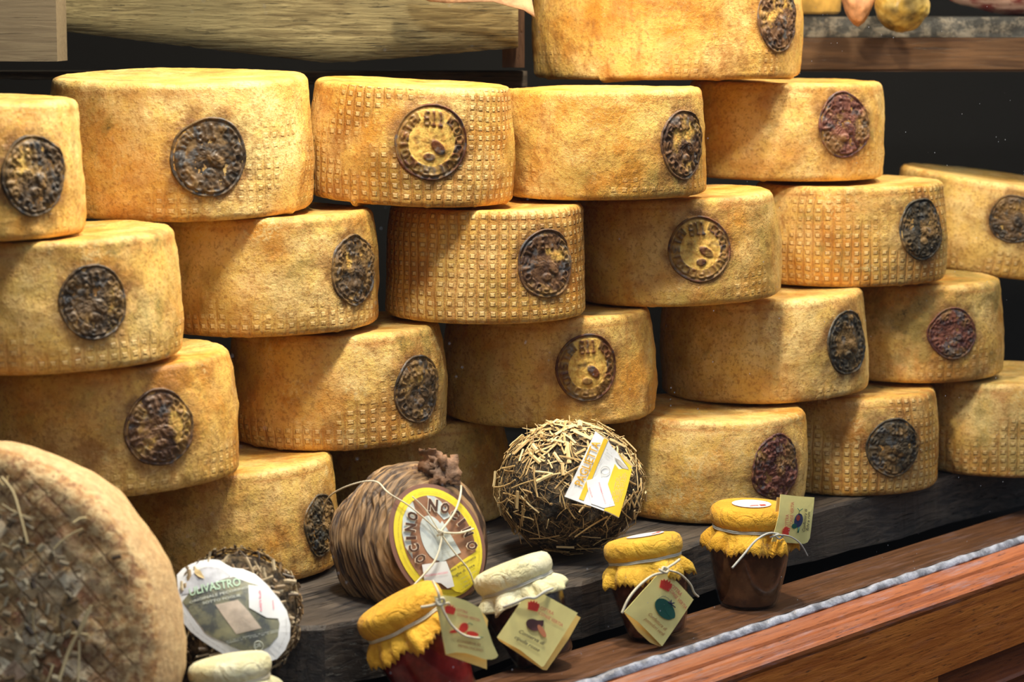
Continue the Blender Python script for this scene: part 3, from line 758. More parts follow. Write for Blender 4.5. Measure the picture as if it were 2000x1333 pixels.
yel('yellow_band', [(1178, 858), (1187, 861), (1166, 912), (1142, 977), (1133, 973)], M_yel, .0006)
yel('yellow_panel', [(1203, 905), (1211, 915), (1239, 912), (1225, 960), (1209, 1011), (1178, 998), (1200, 988), (1188, 945)], M_yel, .0006)
yel('yellow_corner', [(1209, 883), (1224, 897), (1239, 909), (1233, 914)], M_yel, .0007)
yel('price_sticker', [(1146, 938), (1165, 934), (1185, 943), (1200, 989), (1178, 994), (1155, 984)], M_white, .0010)
letters('label_title', sh, [('PAGLIETTA', (1139, 950), (1171, 867), 17)], flat('print_gold', (.80, .44, .02), .5), lab, .0011)
letters('pink_print', sh, [('FORMAGGIO', (1169, 943), (1180, 986), 3), ('PAGLIA', (1150, 953), (1156, 972), 3)], M_pink, lab, .0016)
glyph_lines('small_print', sh, [(1189+i*4.2, 990-i*2, 1207+i*4.2, 930-i*2) for i in range(6)] + [(1160, 930, 1176, 897), (1183, 878, 1196, 886), (1181, 882, 1198, 893), (1180, 887, 1192, 896)], M_grey, lab, .0012, .9)
bm = bmesh.new()
ring = [sh.pt(1183+9*math.cos(t/20*2*PI), 919+8*math.sin(t/20*2*PI), .0013) for t in range(21)]; tube(bm, ring, .00025, 4); finish('printed_ring', bm, M_grey, lab)
yel('dark_smudge', [(1202, 893), (1214, 898), (1228, 911), (1232, 916), (1219, 913), (1208, 903)], flat('smudge_grey', (.38, .35, .30), .6, .4), .0009)

# ---- walnut leaf cheese
nn_ = Vector((.60, -.74, .27)).normalized(); fc = at(860, 1050, 2.238); nR = .0722; nT = .097
rn = empty('leaf_wrapped_cheese', fc-nn_*(nT/2)); zax = nn_; xax = Vector((0, 0, 1)).cross(zax).normalized(); yax = zax.cross(xax)
rn.rotation_euler = Matrix((xax, yax, zax)).transposed().to_euler(); bpy.context.view_layer.update()
tag(rn, 'small cheese wrapped in wrinkled brown walnut leaves and tied with white string', 'cheese')
leaf = NT('walnut_leaf_wrap'); o_ = leaf.obj(); a = leaf.noise(leaf.mapv(o_, sc=(.3, .3, 11)), 34, 5, .6, .12); b = leaf.noise(o_, 22, 4)
c = leaf.mix(leaf.step(a, .40, .58), (.040, .019, .010), (.37, .225, .105)); c = leaf.mix(leaf.step(b, .5, .68, 0, .45), c, (.30, .16, .06))
leaf.p(Base_Color=c, Roughness=.55, Normal=leaf.bump(a, .003))
prof = []
for k in range(301):
    t = k/300*PI; r = nR*abs(math.sin(t))**.42; z = -math.copysign(abs(math.cos(t))**.62, math.cos(t))*nT/2; prof.append((max(r, 0) if 0 < k < 300 else 0, z))
def nf(th, i, r, z):
    s = math.sin(i/300*PI); p = Vector((math.cos(th)*.9, math.sin(th)*.9, 0))
    q = z/nT*2; w = .0015*math.sin(q*66+9*noise.noise(Vector((p.x*1.6, p.y*1.6, q*1.2)))+3*noise.noise(Vector((p.x*5, p.y*5, q*4))))*min(1, s*2.5) if abs(q) < .93 else 0
    d = .006*noise.noise(Vector((p.x*1.6, p.y*1.6, q*1.5)))+.0016*noise.noise(Vector((p.x*5, p.y*5, q*26)))
    return r+(w+d)*min(1, r/nR*1.6), z*(1+.05*noise.noise(p*2))
bmo('leaf_wrapping', lathe(prof, 200, nf), leaf.m, rn)
# crumpled leaf tuft on top
bm = bmesh.new(); rnd = random.Random(4)
for cx, cy, s in ((845, 905, 34), (868, 918, 36), (838, 935, 34), (870, 945, 28), (815, 932, 24), (852, 925, 30)):
    c0 = at(cx, cy, 2.262+rnd.uniform(-.008, .012)); n = 9
    ax = Vector((rnd.uniform(-.3, .3), -1, rnd.uniform(-.2, .6))).normalized(); u = ax.cross(Vector((0, 0, 1))).normalized(); v = ax.cross(u); grid = []
    for i in range(n):
        row = []
        for j in range(n):
            x, y = (i/(n-1)-.5)*2, (j/(n-1)-.5)*2; e = 1+.35*noise.noise(Vector((x*2, y*2, cx)))
            row.append(bm.verts.new(c0+(u*x+v*y)*s/2100*.85*e+ax*(.006*noise.noise(Vector((x*1.6, y*1.6, cy)))+.003*noise.noise(Vector((x*5, y*5, cy))))))
        grid.append(row)
    for i in range(n-1):
        for j in range(n-1):
            if (i in (0, n-2) or j in (0, n-2)) and rnd.random() < .3: continue
            bm.faces.new((grid[i][j], grid[i+1][j], grid[i+1][j+1], grid[i][j+1]))
o = finish('crumpled_leaf', bm, flat('dry_leaf', (.20, .105, .055), .65, .45, bump=.001), rn); m_ = o.modifiers.new('s', 'SOLIDIFY'); m_.thickness = .0007
o['label'] = 'crumpled dry leaf tuft'
sh = Sheet(858, 1060, 2.222, nn_, curl=lambda x, y: -.0000010*((x-858)**2+(y-1060)**2)*.35)
ea = 67
L = sh.ell('oval_label', 858, 1060, 120, 89, ea, M_brn, rn, 0, 56, thick=.0005)
L['label'] = 'oval brown and yellow label'
def NE(n_, sx, sy, m, l, **k): return sh.ell(n_, 858, 1060, sx, sy, ea, m, L, l, 56, **k)
NE('yellow_ring', 112, 81, M_yel2, .0007); NE('brown_field', 96, 67, M_brn2, .0012)
sh.poly('yellow_foot', [(932, 1077), (936, 1092), (937, 1110), (932, 1130), (921, 1147), (905, 1158), (893, 1156), (880, 1148), (868, 1138), (880, 1112), (905, 1094)], M_yel2, L, .0016, sub=3)
sh.poly('pale_strip', [(835, 968), (850, 970), (862, 980), (880, 1010), (866, 1016), (848, 996)], M_pale, L, .0016, sub=2)
sh.poly('pale_strip', [(797, 992), (808, 980), (815, 1010), (800, 1048), (806, 1092), (792, 1070), (786, 1042), (788, 1012)], M_pale, L, .0016, sub=2)
sh.ell('pale_shape', 846, 1052, 46, 24, 72, M_pale, L, .0018, 30)
sh.poly('pale_shape', [(862, 1018), (899, 1080), (858, 1100), (838, 1058)], M_pale, L, .0019, sub=2)
bm = bmesh.new()
def ringch(chs, bold=.03, lift=.0036):
    for ch, cx, cy, rot, s in chs:
        r = math.radians(rot); d = Vector((math.cos(r), math.sin(r))); u = Vector((math.sin(r), -math.cos(r)))
        w_ = s*(.30 if ch == 'I' else .8); p0 = Vector((cx, cy))-d*w_/2-u*s/2; p1 = p0+d*w_
        text_into(bm, sh, ch, p0-d*bold*s*.5, p1+d*bold*s*.5, s, lift, 0, bold)
RCH = [('N', 844, 987, 8, 22), ('O', 867, 993, 22, 20), ('C', 886, 1006, 40, 19), ('I', 899, 1021, 52, 18), ('N', 911, 1040, 66, 19), ('O', 920, 1067, 84, 20),
        ('O', 804, 1009, -58, 19), ('N', 799, 1031, -80, 19), ('I', 800, 1052, -92, 18), ('C', 806, 1072, -106, 19), ('O', 818, 1093, -122, 19)]
ringch(RCH, .085, .0030); me = bpy.data.meshes.new('title_outline'); bm.to_mesh(me); bm.free(); me.transform(wm(L).inverted()); link('title_outline', me, flat('outline_tan', (.84, .70, .54), .5), L, False)
bm = bmesh.new(); ringch(RCH)
me = bpy.data.meshes.new('label_title'); bm.to_mesh(me); bm.free(); me.transform(wm(L).inverted()); o = link('label_title', me, flat('title_brown', (.075, .03, .018), .5), L, False)
letters('label_print', sh, [('ino stagionato', (880, 1119), (930, 1090), 5.5), ('foglie di noce', (884, 1130), (928, 1106), 5.5)], M_ink, L, .0024)
glyph_lines('small_print', sh, [(896, 1134, 930, 1116), (900, 1142, 926, 1128), (905, 1148, 922, 1140), (858, 1046, 878, 1038), (856, 1054, 884, 1046), (862, 1066, 888, 1058), (860, 1074, 890, 1066), (860, 1082, 892, 1074)], M_grey, L, .0026, 1.)
rg = [(858+(104*math.cos(t)*math.cos(math.radians(ea))-74*math.sin(t)*math.sin(math.radians(ea))), 1060+(104*math.cos(t)*math.sin(math.radians(ea))+74*math.sin(t)*math.cos(math.radians(ea)))) for t in [k/40*2*PI for k in range(41)]]
glyph_lines('ring_print', sh, [(a[0], a[1], b[0], b[1]) for a, b in zip(rg, rg[1:])], flat('print_olive', (.5, .38, .06), .6), L, .0016, 1.1)
sh.poly('price_sticker', [(822, 1104), (868, 1097), (880, 1124), (887, 1146), (874, 1150), (860, 1140), (828, 1136)], M_white, L, .0032, sub=3)
letters('pink_print', sh, [('PECORINO NOCINO', (828, 1128), (872, 1121), 4)], M_pink, L, .0040)
# white strings meeting at the knot
bm = bmesh.new(); kx, ky = 852, 1042
def st(pts, r=.00085): tube(bm, spline([sh.pt(x, y, l) for x, y, l in pts]), r, 6)
st([(kx, ky, .006), (880, 1004, .007), (895, 972, .006), (908, 948, -.001)], .0011)
st([(kx, ky, .006), (890, 1043, .006), (922, 1034, .004)], .0011); st([(kx, ky, .006), (828, 998, .005), (806, 970, .003)], .0007)
st([(kx, ky, .006), (853, 1060, .007), (840, 1100, .007), (806, 1146, .004)], .0010); st([(kx, ky, .006), (880, 1080, .006), (912, 1115, .005), (930, 1150, .003)], .0008)
tube(bm, spline([sh.pt(kx, ky, .006), sh.pt(800, 993, .006), sh.pt(765, 962, .001), at(738, 943, 2.232), at(712, 941, 2.235), at(672, 953, 2.252), at(642, 972, 2.285), at(630, 1000, 2.32)]), .0008, 6)
kb = sh.pt(kx, ky, .006)
for k in range(5): tube(bm, [kb+Vector((random.uniform(-.003, .003), -.001, random.uniform(-.003, .003))) for _ in range(4)], .0012, 6)
finish('string', bm, M_twine, rn)

# ---- olive coated small cheese with white oval label
un = Vector((.10, -.86, .50)).normalized(); uc = at(462, 1186, 2.085); ur = empty('olive_coated_cheese', uc-un*.024)
xax = Vector((0, 0, 1)).cross(un).normalized(); yax = un.cross(xax); ur.rotation_euler = Matrix((xax, yax, un)).transposed().to_euler(); bpy.context.view_layer.update()
tag(ur, 'small cheese rolled in olive and herb residue with a white-edged oval label', 'cheese')
uR, uT = .0535, .046
prof = [(0, -uT/2), (uR*.6, -uT/2), (uR*.85, -uT*.47), (uR*.97, -uT*.3), (uR, 0), (uR*.97, uT*.3), (uR*.86, uT*.45), (uR*.6, uT*.49), (0, uT*.5)]
pr2 = []
for a, b in zip(prof, prof[1:]):
    for k in range(5): pr2.append((a[0]+(b[0]-a[0])*k/5, a[1]+(b[1]-a[1])*k/5))
pr2.append(prof[-1])
crust2 = NT('olive_crust'); a = crust2.noise(crust2.obj(), 130, 6, .75)
crust2.p(Base_Color=crust2.mix(crust2.step(a, .42, .6), (.035, .024, .016), (.22, .15, .075)), Roughness=.5, Normal=crust2.bump(a, .006))
bmo('crust', lathe(pr2, 120, lambda th, i, r, z: (r*(1+.03*noise.noise(Vector((math.cos(th)*5, math.sin(th)*5, z*60)))), z)), crust2.m, ur)
def uroot(d):
    s = max(abs(d.z)/(uT*.5), math.hypot(d.x, d.y)/uR); p = d/s; n = Vector((0, 0, math.copysign(1, d.z))) if abs(d.z)/(uT*.5) == s else Vector((d.x, d.y, 0)).normalized()
    return p, n
bm = bmesh.new(); tl = bm.verts.layers.float.new('tone')
chips(bm, tl, None, None, 1500, (.004, .012), (.0012, .0038), uroot, .2, .5, seed=9); chips(bm, tl, None, None, 70, (.012, .022), (.0015, .003), uroot, .2, .7, seed=10, tone=(.5, 1))
tag(bmo('herb_coating', bm, M_debris, ur, False), kind='stuff')
S = lambda pts: [(340+x/6.346, 1080+y/6.346) for x, y in pts]
sh = Sheet(462, 1186, 2.069, un, curl=lambda x, y: -.0000011*((x-460)**2+(y-1185)**2)+.0012*math.sin(x*.06+y*.03))
lab = sh.poly('oval_label', S([(25, 190), (100, 110), (200, 60), (310, 30), (430, 25), (560, 50), (640, 110), (720, 155), (850, 170), (1000, 240), (1150, 370), (1300, 530), (1400, 680), (1445, 850), (1440, 1010), (1380, 1150), (1280, 1260), (1140, 1315), (1040, 1290), (860, 1262), (640, 1250), (480, 1150), (350, 1060), (200, 940), (90, 800), (70, 680), (60, 560), (40, 380)]), M_white, ur, 0, .0004, sub=2)
lab['label'] = 'white-bordered oval label with an olive picture'
pic = NT('olive_picture'); a = pic.noise(pic.obj(), 55, 5, .6); b = pic.noise(pic.mapv(pic.obj(), loc=(2, 2, 2)), 30, 3)
c = pic.mix(pic.step(a, .42, .58), (.09, .10, .10), (.22, .22, .15)); c = pic.mix(pic.step(b, .52, .62, 0, .7), c, (.33, .32, .19)); pic.p(Base_Color=c, Roughness=.45)
sky_ = flat('label_sky', (.58, .60, .66), .45, .2)
sub_ = lambda n_, pts, m, l: sh.poly(n_, S(pts), m, lab, l, .0002, sub=3)
sub_('label_sky', [(90, 470), (110, 350), (180, 240), (300, 160), (420, 130), (600, 180), (700, 260), (640, 330), (400, 400), (200, 470)], sky_, .0006)
sub_('label_picture', [(100, 560), (180, 470), (400, 400), (640, 300), (740, 280), (900, 350), (1050, 400), (1150, 500), (1250, 650), (1310, 850), (1290, 1000), (1180, 1130), (1050, 1190), (850, 1190), (720, 1150), (600, 1090), (480, 1030), (380, 960), (300, 850), (200, 720)], pic.m, .0007)
sub_('printed_block', [(510, 640), (790, 590), (940, 750), (1085, 920), (770, 1010), (640, 830)], flat('print_beige', (.55, .46, .38), .6, .2), .0011)
sub_('price_sticker', [(920, 400), (1060, 408), (1180, 470), (1280, 640), (1290, 790), (1150, 790), (1040, 740), (930, 690)], M_white, .0014)
letters('label_title', sh, [('ULIVASTRO', (371, 1160.5), (471, 1143), 17)], flat('print_mint', (.55, .78, .58), .5), lab, .0014)
letters('label_print', sh, [('ORIGINALE PECORINO', (370, 1176), (484, 1150), 5), ('SOTTO FOGLIE', (396, 1180), (470, 1166), 5)], flat('print_pale', (.62, .66, .60), .5), lab, .0014)
glyph_lines('small_print', sh, [(440, 1253, 545, 1226), (442, 1256, 545, 1229)], flat('print_pale', (.62, .66, .60), .5), lab, .0014, 1.3)
glyph_lines('pink_print', sh, [(506, 1150, 509, 1194), (508, 1150, 511, 1194), (533, 1170, 535, 1188)], M_pink, lab, .0020, 2.2, 3)
glyph_lines('border_print', sh, [(385, 1102, 445, 1108), (450, 1112, 500, 1136), (559, 1200, 560, 1235), (556, 1240, 545, 1262), (358, 1192, 380, 1228), (382, 1230, 440, 1270)], M_grey, lab, .0010, 1.)
pts = [sh.pt(505+9*math.cos(t/16*2*PI), 1258+9*math.sin(t/16*2*PI), .0016) for t in range(17)]; bm = bmesh.new(); tube(bm, pts, .0003, 4)
text_into(bm, sh, 'DE', (499, 1262), (511, 1258), 7, .0016); finish('printed_mark', bm, flat('print_pale', (.62, .66, .60), .5), lab, False)
bm = bmesh.new(); tl = bm.verts.layers.float.new('tone'); v = [bm.verts.new(sh.pt(x, y, l)) for x, y, l in ((380, 1101, .002), (391, 1110, .003), (400, 1128, .002), (388, 1122, .003), (379, 1112, .002))]
for q in v: q[tl] = .9
bm.faces.new(v); o = finish('straw_chip', bm, M_straw, lab, False)

# ---- big speckled wheel standing upright at the lower left
Yb = 1.90; bn = Vector((-.10, -.965, .20)).normalized(); bc = at(-86, 1268, Yb); BR, BT = .1675, .105
br = empty('herb_crusted_wheel', bc-bn*(BT/2)); xax = Vector((0, 0, 1)).cross(bn).normalized(); yax = bn.cross(xax)
br.rotation_euler = Matrix((xax, yax, bn)).transposed().to_euler(); bpy.context.view_layer.update()
tag(br, 'big speckled cheese wheel standing upright at lower left, its face crusted with herbs and straw', 'cheese')
big = NT('speckled_rind'); o_ = big.obj(); sx, sy, sz = big.sep(o_)[0:3]
rr = big.math('SQRT', big.math('ADD', big.math('MULTIPLY', sx, sx), big.math('MULTIPLY', sy, sy)))
cen = big.step(big.math('ADD', rr, big.math('MULTIPLY', big.noise(o_, 16, 3), .07)), .115, .19, 1, 0)
a = big.noise(o_, 110, 5, .75); b = big.noise(big.mapv(o_, loc=(4, 4, 4)), 48, 5, .7); d = big.noise(big.mapv(o_, loc=(8, 1, 4)), 150, 3, .7)
c = big.mix(big.step(a, .4, .62), (.56, .28, .09), (.86, .60, .28)); c = big.mix(big.step(d, .52, .60, 0, .8), c, (.34, .14, .05))
vc = big.vor(big.mapv(o_, sc=(1, 1, .4)), 58, out='Color'); vs_ = big.sep(vc)
cellc = big.mix(big.step(vs_[0], .35, .75), (.36, .22, .09), (.90, .76, .52)); cellc = big.mix(big.step(vs_[1], .84, .9), cellc, (.045, .035, .03)); cellc = big.mix(big.step(vs_[2], .78, .84), cellc, (.30, .11, .05))
c = big.mix(big.math('MULTIPLY', cen, big.step(b, .36, .52, 0, .95)), c, cellc)
c = big.mix(big.step(rr, BR*.975, BR*.995, 0, .5), c, (.78, .56, .30))
g1 = big.math('ABSOLUTE', big.math('SUBTRACT', big.math('FRACT', big.math('MULTIPLY', big.math('ADD', big.math('ADD', sx, sy), big.math('MULTIPLY', b, .012)), 52)), .5)); g2 = big.math('ABSOLUTE', big.math('SUBTRACT', big.math('FRACT', big.math('MULTIPLY', big.math('ADD', big.math('SUBTRACT', sx, sy), big.math('MULTIPLY', b, .012)), 52)), .5))
gd = big.step(big.math('MINIMUM', g1, g2), .0, .10, 0, 1)
gd = big.math('MAXIMUM', gd, big.math('MAXIMUM', big.step(rr, BR*.84, BR*.93), big.step(sz, BT*.46, BT*.40))); gd = big.math('MAXIMUM', gd, big.step(big.noise(o_, 22, 3), .40, .58))
c = big.mix(big.math('MULTIPLY', big.math('SUBTRACT', 1, gd), .4), c, (.36, .18, .08))
hh_ = big.math('ADD', big.math('MULTIPLY', gd, .5), big.math('ADD', big.math('MULTIPLY', a, .8), big.math('MULTIPLY', big.math('MULTIPLY', big.vor(o_, 58), cen), 1.4)))
big.p(Base_Color=c, Roughness=.55, Normal=big.bump(hh_, .0035))
prof = [(0, -BT/2), (BR*.5, -BT/2), (BR*.93, -BT/2), (BR*.975, -BT*.46), (BR*1.0, -BT*.36), (BR*1.012, -BT*.1), (BR*1.01, BT*.15), (BR*1.0, BT*.33), (BR*.985, BT*.42), (BR*.955, BT*.478), (BR*.90, BT*.495)]
NP = 60
for k in range(1, NP+1): prof.append((BR*.90*(1-k/NP), BT*.495))
def bf(th, i, r, z):
    p = Vector((r*math.cos(th), r*math.sin(th), z)); rim = 1 if i < 10 else 0
    dz = 0 if z < BT*.4 else .0025*noise.noise(p*30)+.0016*noise.noise(p*90)+.0022*max(0, noise.noise(p*60+Vector((3, 3, 3))))*smooth01(1.2-r/BR)
    dr = .003*noise.noise(Vector((math.cos(th)*3, math.sin(th)*3, z*20)))+.0012*noise.noise(p*70)
    return r+dr*rim, z+dz
bmo('rind', lathe(prof, 260, bf), big.m, br)
bm = bmesh.new(); tl = bm.verts.layers.float.new('tone'); rnd = random.Random(21)
def face_root(rmax):
    def f(d):
        a_ = rnd.uniform(0, 2*PI); q = rmax*math.sqrt(rnd.random()); return Vector((q*math.cos(a_), q*math.sin(a_), BT*.495)), Vector((0, 0, 1))
    return f
chips(bm, tl, None, None, 330, (.004, .010), (.002, .0055), face_root(.115), .2, .1, seed=12, tone=(.15, 1.2))
chips(bm, tl, None, None, 150, (.003, .008), (.0015, .004), face_root(.155), .2, .1, seed=14, tone=(.1, .8))
tag(bmo('herb_crust', bm, M_debris, br, False), kind='stuff')
bm = bmesh.new(); tl = bm.verts.layers.float.new('tone')
chips(bm, tl, None, None, 46, (.012, .034), (.0010, .0020), face_root(.13), .35, .12, seed=15, tone=(.6, 1))
shb = Sheet(0, 1200, 1.892, bn)
shb = Sheet(-80, 1268, Yb-.004, bn)
before = len(bm.verts)
Mi = wm(br).inverted()
for pts, r in (([(8, 932), (30, 962), (45, 1010), (57, 1062)], .0012), ([(20, 930), (12, 950), (0, 935)], .0009), ([(182, 1183), (165, 1225), (140, 1265), (120, 1330)], .0014), ([(176, 1190), (150, 1250), (128, 1300)], .0008), ([(158, 1250), (157, 1290), (155, 1335)], .0010), ([(148, 1022), (160, 1014), (172, 1012)], .0012), ([(95, 1335), (103, 1315), (108, 1298)], .0009)):
    tube(bm, spline([Mi @ shb.pt(x, y, .004+.003*random.random()) for x, y in pts]), r, 5)
bm.verts.ensure_lookup_table()
for v in list(bm.verts)[before:]: v[tl] = .85
tag(bmo('straw_stalks', bm, M_straw, br, False), kind='stuff')

# ------------------------------------------------------------------ jam jars
def jar(loc, roll, back, cloth, jamc, label, name, sticker=False, seed=1, spin=0, smooth_edge=False, s=1.0, twm=None):
    root = empty('jam_jar', loc); R_ = Matrix.Rotation(math.radians(roll), 4, Vector((0, -1, 0))) @ Matrix.Rotation(math.radians(back), 4, 'X') @ Matrix.Rotation(math.radians(spin), 4, 'Z')
    # roll: positive leans the top to the left in view
    root.rotation_euler = R_.to_euler(); root.scale = (s, s, s); bpy.context.view_layer.update()
    tag(root, label, 'jar', 'jars of preserve with cloth lids')
    gp = [(0, .0012), (.024, .0005), (.0275, 0), (.0300, .003), (.0335, .016), (.0375, .034), (.0405, .052), (.0415, .062), (.0405, .069), (.0375, .074), (.0345, .0765), (.0345, .082), (.033, .083), (0, .083)]
    jm = NT('preserve'); nz = jm.noise(jm.obj(), 45, 5, .6); jm.p(Base_Color=jm.mix(jm.step(nz, .4, .65), jamc, tuple(min(1, x*2.0+.01) for x in jamc)), Roughness=.25)
    jp = [(0, .002), (.026, .002), (.0285, .004), (.0322, .016), (.0362, .034), (.0392, .052), (.0400, .060), (.0388, .067), (0, .0675)]
    bmo('preserve', lathe(jp, 64), jm.m, root)
    if 'jar_glass' not in MEMO:
        g = NT('jar_glass'); g.t.nodes.remove(g.b); t_ = g.node('ShaderNodeBsdfTransparent'); t_.inputs[0].default_value = (.93, .93, .92, 1)
        l_ = g.node('ShaderNodeBsdfGlossy'); l_.inputs['Roughness'].default_value = .05; x_ = g.node('ShaderNodeMixShader')
        g.t.links.new(schlick(g), x_.inputs[0]); g.t.links.new(t_.outputs[0], x_.inputs[1]); g.t.links.new(l_.outputs[0], x_.inputs[2]); g.t.links.new(x_.outputs[0], g.out.inputs[0]); MEMO['jar_glass'] = g.m
    bmo('glass_body', lathe(gp, 72), MEMO['jar_glass'], root)
    cp = [(0, .1050), (.015, .1052), (.028, .1050), (.0355, .1038), (.0395, .1010), (.0412, .0970), (.0415, .0920), (.0405, .0875), (.0385, .0842), (.0368, .0825), (.0362, .0812), (.0375, .0795), (.0400, .0765), (.0425, .0730), (.0445, .0695), (.0458, .0660), (.0466, .0628)]
    def cf(th, i, r, z):
        f = smooth01((i-3)/4); g_ = smooth01((i-10)/4)
        wv = noise.noise(Vector((math.cos(th)*2.2, math.sin(th)*2.2, seed+z*20))); fold = abs(math.sin(th*4.5+seed+2*noise.noise(Vector((math.cos(th), math.sin(th), seed)))))**.35-.75
        r2 = r+f*(.0012*wv+.0016*fold*(.6+.8*noise.noise(Vector((math.cos(th)*3, math.sin(th)*3, 7+seed)))))
        r2 += g_*(.0045*math.sin(th*7+seed*2+3*wv)+.0035*noise.noise(Vector((math.cos(th)*6, math.sin(th)*6, seed))))
        z2 = z+g_*(.0022*math.sin(th*7+seed+1))
        if i >= 15:
            tri = abs(((th/(2*PI)*52) % 1)-.5)*2; z2 -= (0 if smooth_edge else .0042*tri*(1 if i == 16 else .3))+.004*noise.noise(Vector((math.cos(th)*3, math.sin(th)*3, seed+9)))
        return r2, z2
    cb = lathe(cp, 312, cf); o = bmo('cloth_cover', cb, cloth, root); m_ = o.modifiers.new('s', 'SOLIDIFY'); m_.thickness = .0006
    bm = bmesh.new()
    for dz in (0, .0016):
        tube(bm, [((.0378)*math.cos(t/48*2*PI), .0378*math.sin(t/48*2*PI), .0808+dz+.0003*math.sin(t)) for t in range(49)], .0009, 6)
    bmo('twine', bm, twm or M_twine, root)
    if sticker:
        bm = bmesh.new(); bmesh.ops.create_circle(bm, cap_ends=True, segments=40, radius=.020)
        o = bmo('lid_sticker', bm, M_white, root, False); o.location = (-.002, -.006, .1062)
        bm = bmesh.new(); box(bm, .004, .010, -.006, -.0015, 0, .0002); box(bm, -.008, .002, -.005, -.0042, 0, .0002); box(bm, -.006, .002, -.0032, -.0024, 0, .0002)
        o2 = bmo('red_mark', bm, M_red, o, False); o2.location = (0, -.008, .0004)
    return root
def cloth_mat(name, c0, c1):
    n = NT(name); a = n.noise(n.obj(), 26, 4, .6); o = n.sep(n.obj())
    wv = n.noise(n.mapv(n.obj(), sc=(1, 1, 1)), 900, 2)
    n.p(Base_Color=n.mix(n.step(a, .38, .64), c0, c1), Roughness=.75, Normal=n.bump(n.math('ADD', n.math('ADD', n.math('MULTIPLY', a, 2), n.math('MULTIPLY', n.math('ABSOLUTE', n.math('SUBTRACT', n.noise(n.mapv(n.obj(), loc=(3, 1, 2)), 38, 3, .5, 1.2), .5)), 4.5)), n.math('MULTIPLY', wv, .6)), .0016)); n.b.inputs['Sheen Weight'].default_value = .1
    return n.m
M_org = cloth_mat('orange_cloth', (.80, .40, .018), (.90, .50, .035)); M_orp = cloth_mat('orange_yellow_cloth', (.76, .43, .03), (.86, .52, .04)); M_crm = cloth_mat('cream_cloth', (.80, .74, .42), (.90, .86, .60))
ZB = CAMZ-.60
J4 = jar((at(1460, 1188, 2.422).x, 2.422, ZB+.001), -1.0, 0, M_org, (.10, .042, .014), 'upright fig preserve jar, orange cloth lid, tag standing up on its right', 'J4', True, 2, 20, twm=M_twineg)
J3 = jar((at(1285, 1250, 2.285).x, 2.287, ZB+.003), 9.5, -8, M_orp, (.10, .030, .012), 'jar with orange-yellow cloth lid and a tag showing a green tomato', 'J3', True, 5, 60, s=.93, twm=M_twineg)
J2 = jar((at(1066, 1292, 2.18).x, 2.186, ZB+.006), 21, -9, M_crm, (.030, .010, .010), 'jar with cream cloth lid, tag showing a red onion, leaning left', 'J2', False, 8, 10, True, s=.92, twm=M_twineg)
J1 = jar((at(876, 1385, 2.12).x, 2.122, ZL+.019), 28, -3, M_org, (.16, .008, .006), 'jar of red chilli preserve with orange cloth lid, tipped against the walnut-leaf cheese', 'J1', False, 11, 30)
J5 = jar((at(476, 1500, 1.98).x, 1.990, at(472, 1488, 1.990).z), 9, -6, M_crm, (.10, .02, .010), 'jar with cream cloth lid cut off by the bottom edge, below the white oval label', 'J5', False, 14, 70, True, s=.86)

def emblem(sh, cx, cy, s, rot, parent, lift=.0008):
    r = math.radians(rot); base = [(-.5, .45), (.5, .5), (.62, -.1), (.5, -.35), (.35, -.22), (.25, -.55), (.1, -.3), (-.05, -.6), (-.2, -.3), (-.38, -.5), (-.45, -.2), (-.62, -.3)]
    sh.poly('red_emblem', [(cx+s*(x*math.cos(r)-y*math.sin(r)), cy+s*(x*math.sin(r)+y*math.cos(r))) for x, y in base], M_red, parent, lift, .0002)
# chilli tag (front-left jar)
sh = Sheet(905, 1225, 2.062, (.35, -.93, .10), curl=lambda x, y: .0016*math.sin((x-870)*.03)); shb = Sheet(905, 1225, 2.070, (.42, -.90, .20))
shb.poly('tag_back', [(851, 1168), (900, 1172), (945, 1200), (953, 1212), (950, 1250), (951, 1308), (870, 1280)], M_tagback, J1, 0, .0005)
t = sh.poly('tag', [(849, 1166), (866, 1164), (885, 1166), (910, 1174), (936, 1188), (943, 1205), (951, 1226), (962, 1258), (973, 1281), (969, 1286), (960, 1289), (944, 1288), (926, 1281), (908, 1276), (890, 1275), (871, 1279), (860, 1220)], M_tag, J1, 0, .0005, 2)
t['label'] = 'pale yellow paper tag with red chillies'
emblem(sh, 878, 1191, 17, 10, t, .0012)
letters('logo_print', sh, [('CITTRA', (890, 1193), (911, 1199), 5), ('CONSE VERTIA', (891, 1202), (935, 1214), 5)], M_redtxt, t, .0012)
letters('tag_print', sh, [('CONSERVA DI', (891, 1254), (936, 1262), 5), ('PEPERONCINO', (893, 1263), (941, 1273), 5)], flat('print_brown', (.45, .22, .08), .6), t, .0012)
sh.ell('printed_chilli', 904, 1226, 10, 8, -60, M_red, t, .0014); sh.ell('printed_chilli', 888, 1233, 11, 3, -12, M_red, t, .0013); sh.ell('printed_chilli', 921, 1238, 12, 4.5, 12, M_red, t, .0013)
bm = bmesh.new(); tube(bm, spline([sh.pt(911, 1219, .0014), sh.pt(916, 1217, .0014), sh.pt(921, 1221, .0014)]), .0003, 4); tube(bm, [sh.pt(932, 1244, .0014), sh.pt(942, 1245, .0014)], .0003, 4); finish('printed_stalk', bm, M_green, t)
bm = bmesh.new(); T = lambda pts, r=.00105: tube(bm, spline([sh.pt(x, y, l) for x, y, l in pts]), r, 7)
T([(850, 1137, -.006), (853, 1155, .004), (857, 1175, .004), (864, 1195, .005), (880, 1222, .005), (903, 1240, .005), (933, 1246, .004)], .0011)
T([(825, 1188, -.002), (845, 1182, .003), (858, 1174, .004)], .0013); T([(850, 1172, .003), (862, 1168, .005), (864, 1178, .004), (854, 1181, .005), (849, 1173, .004)], .0012)
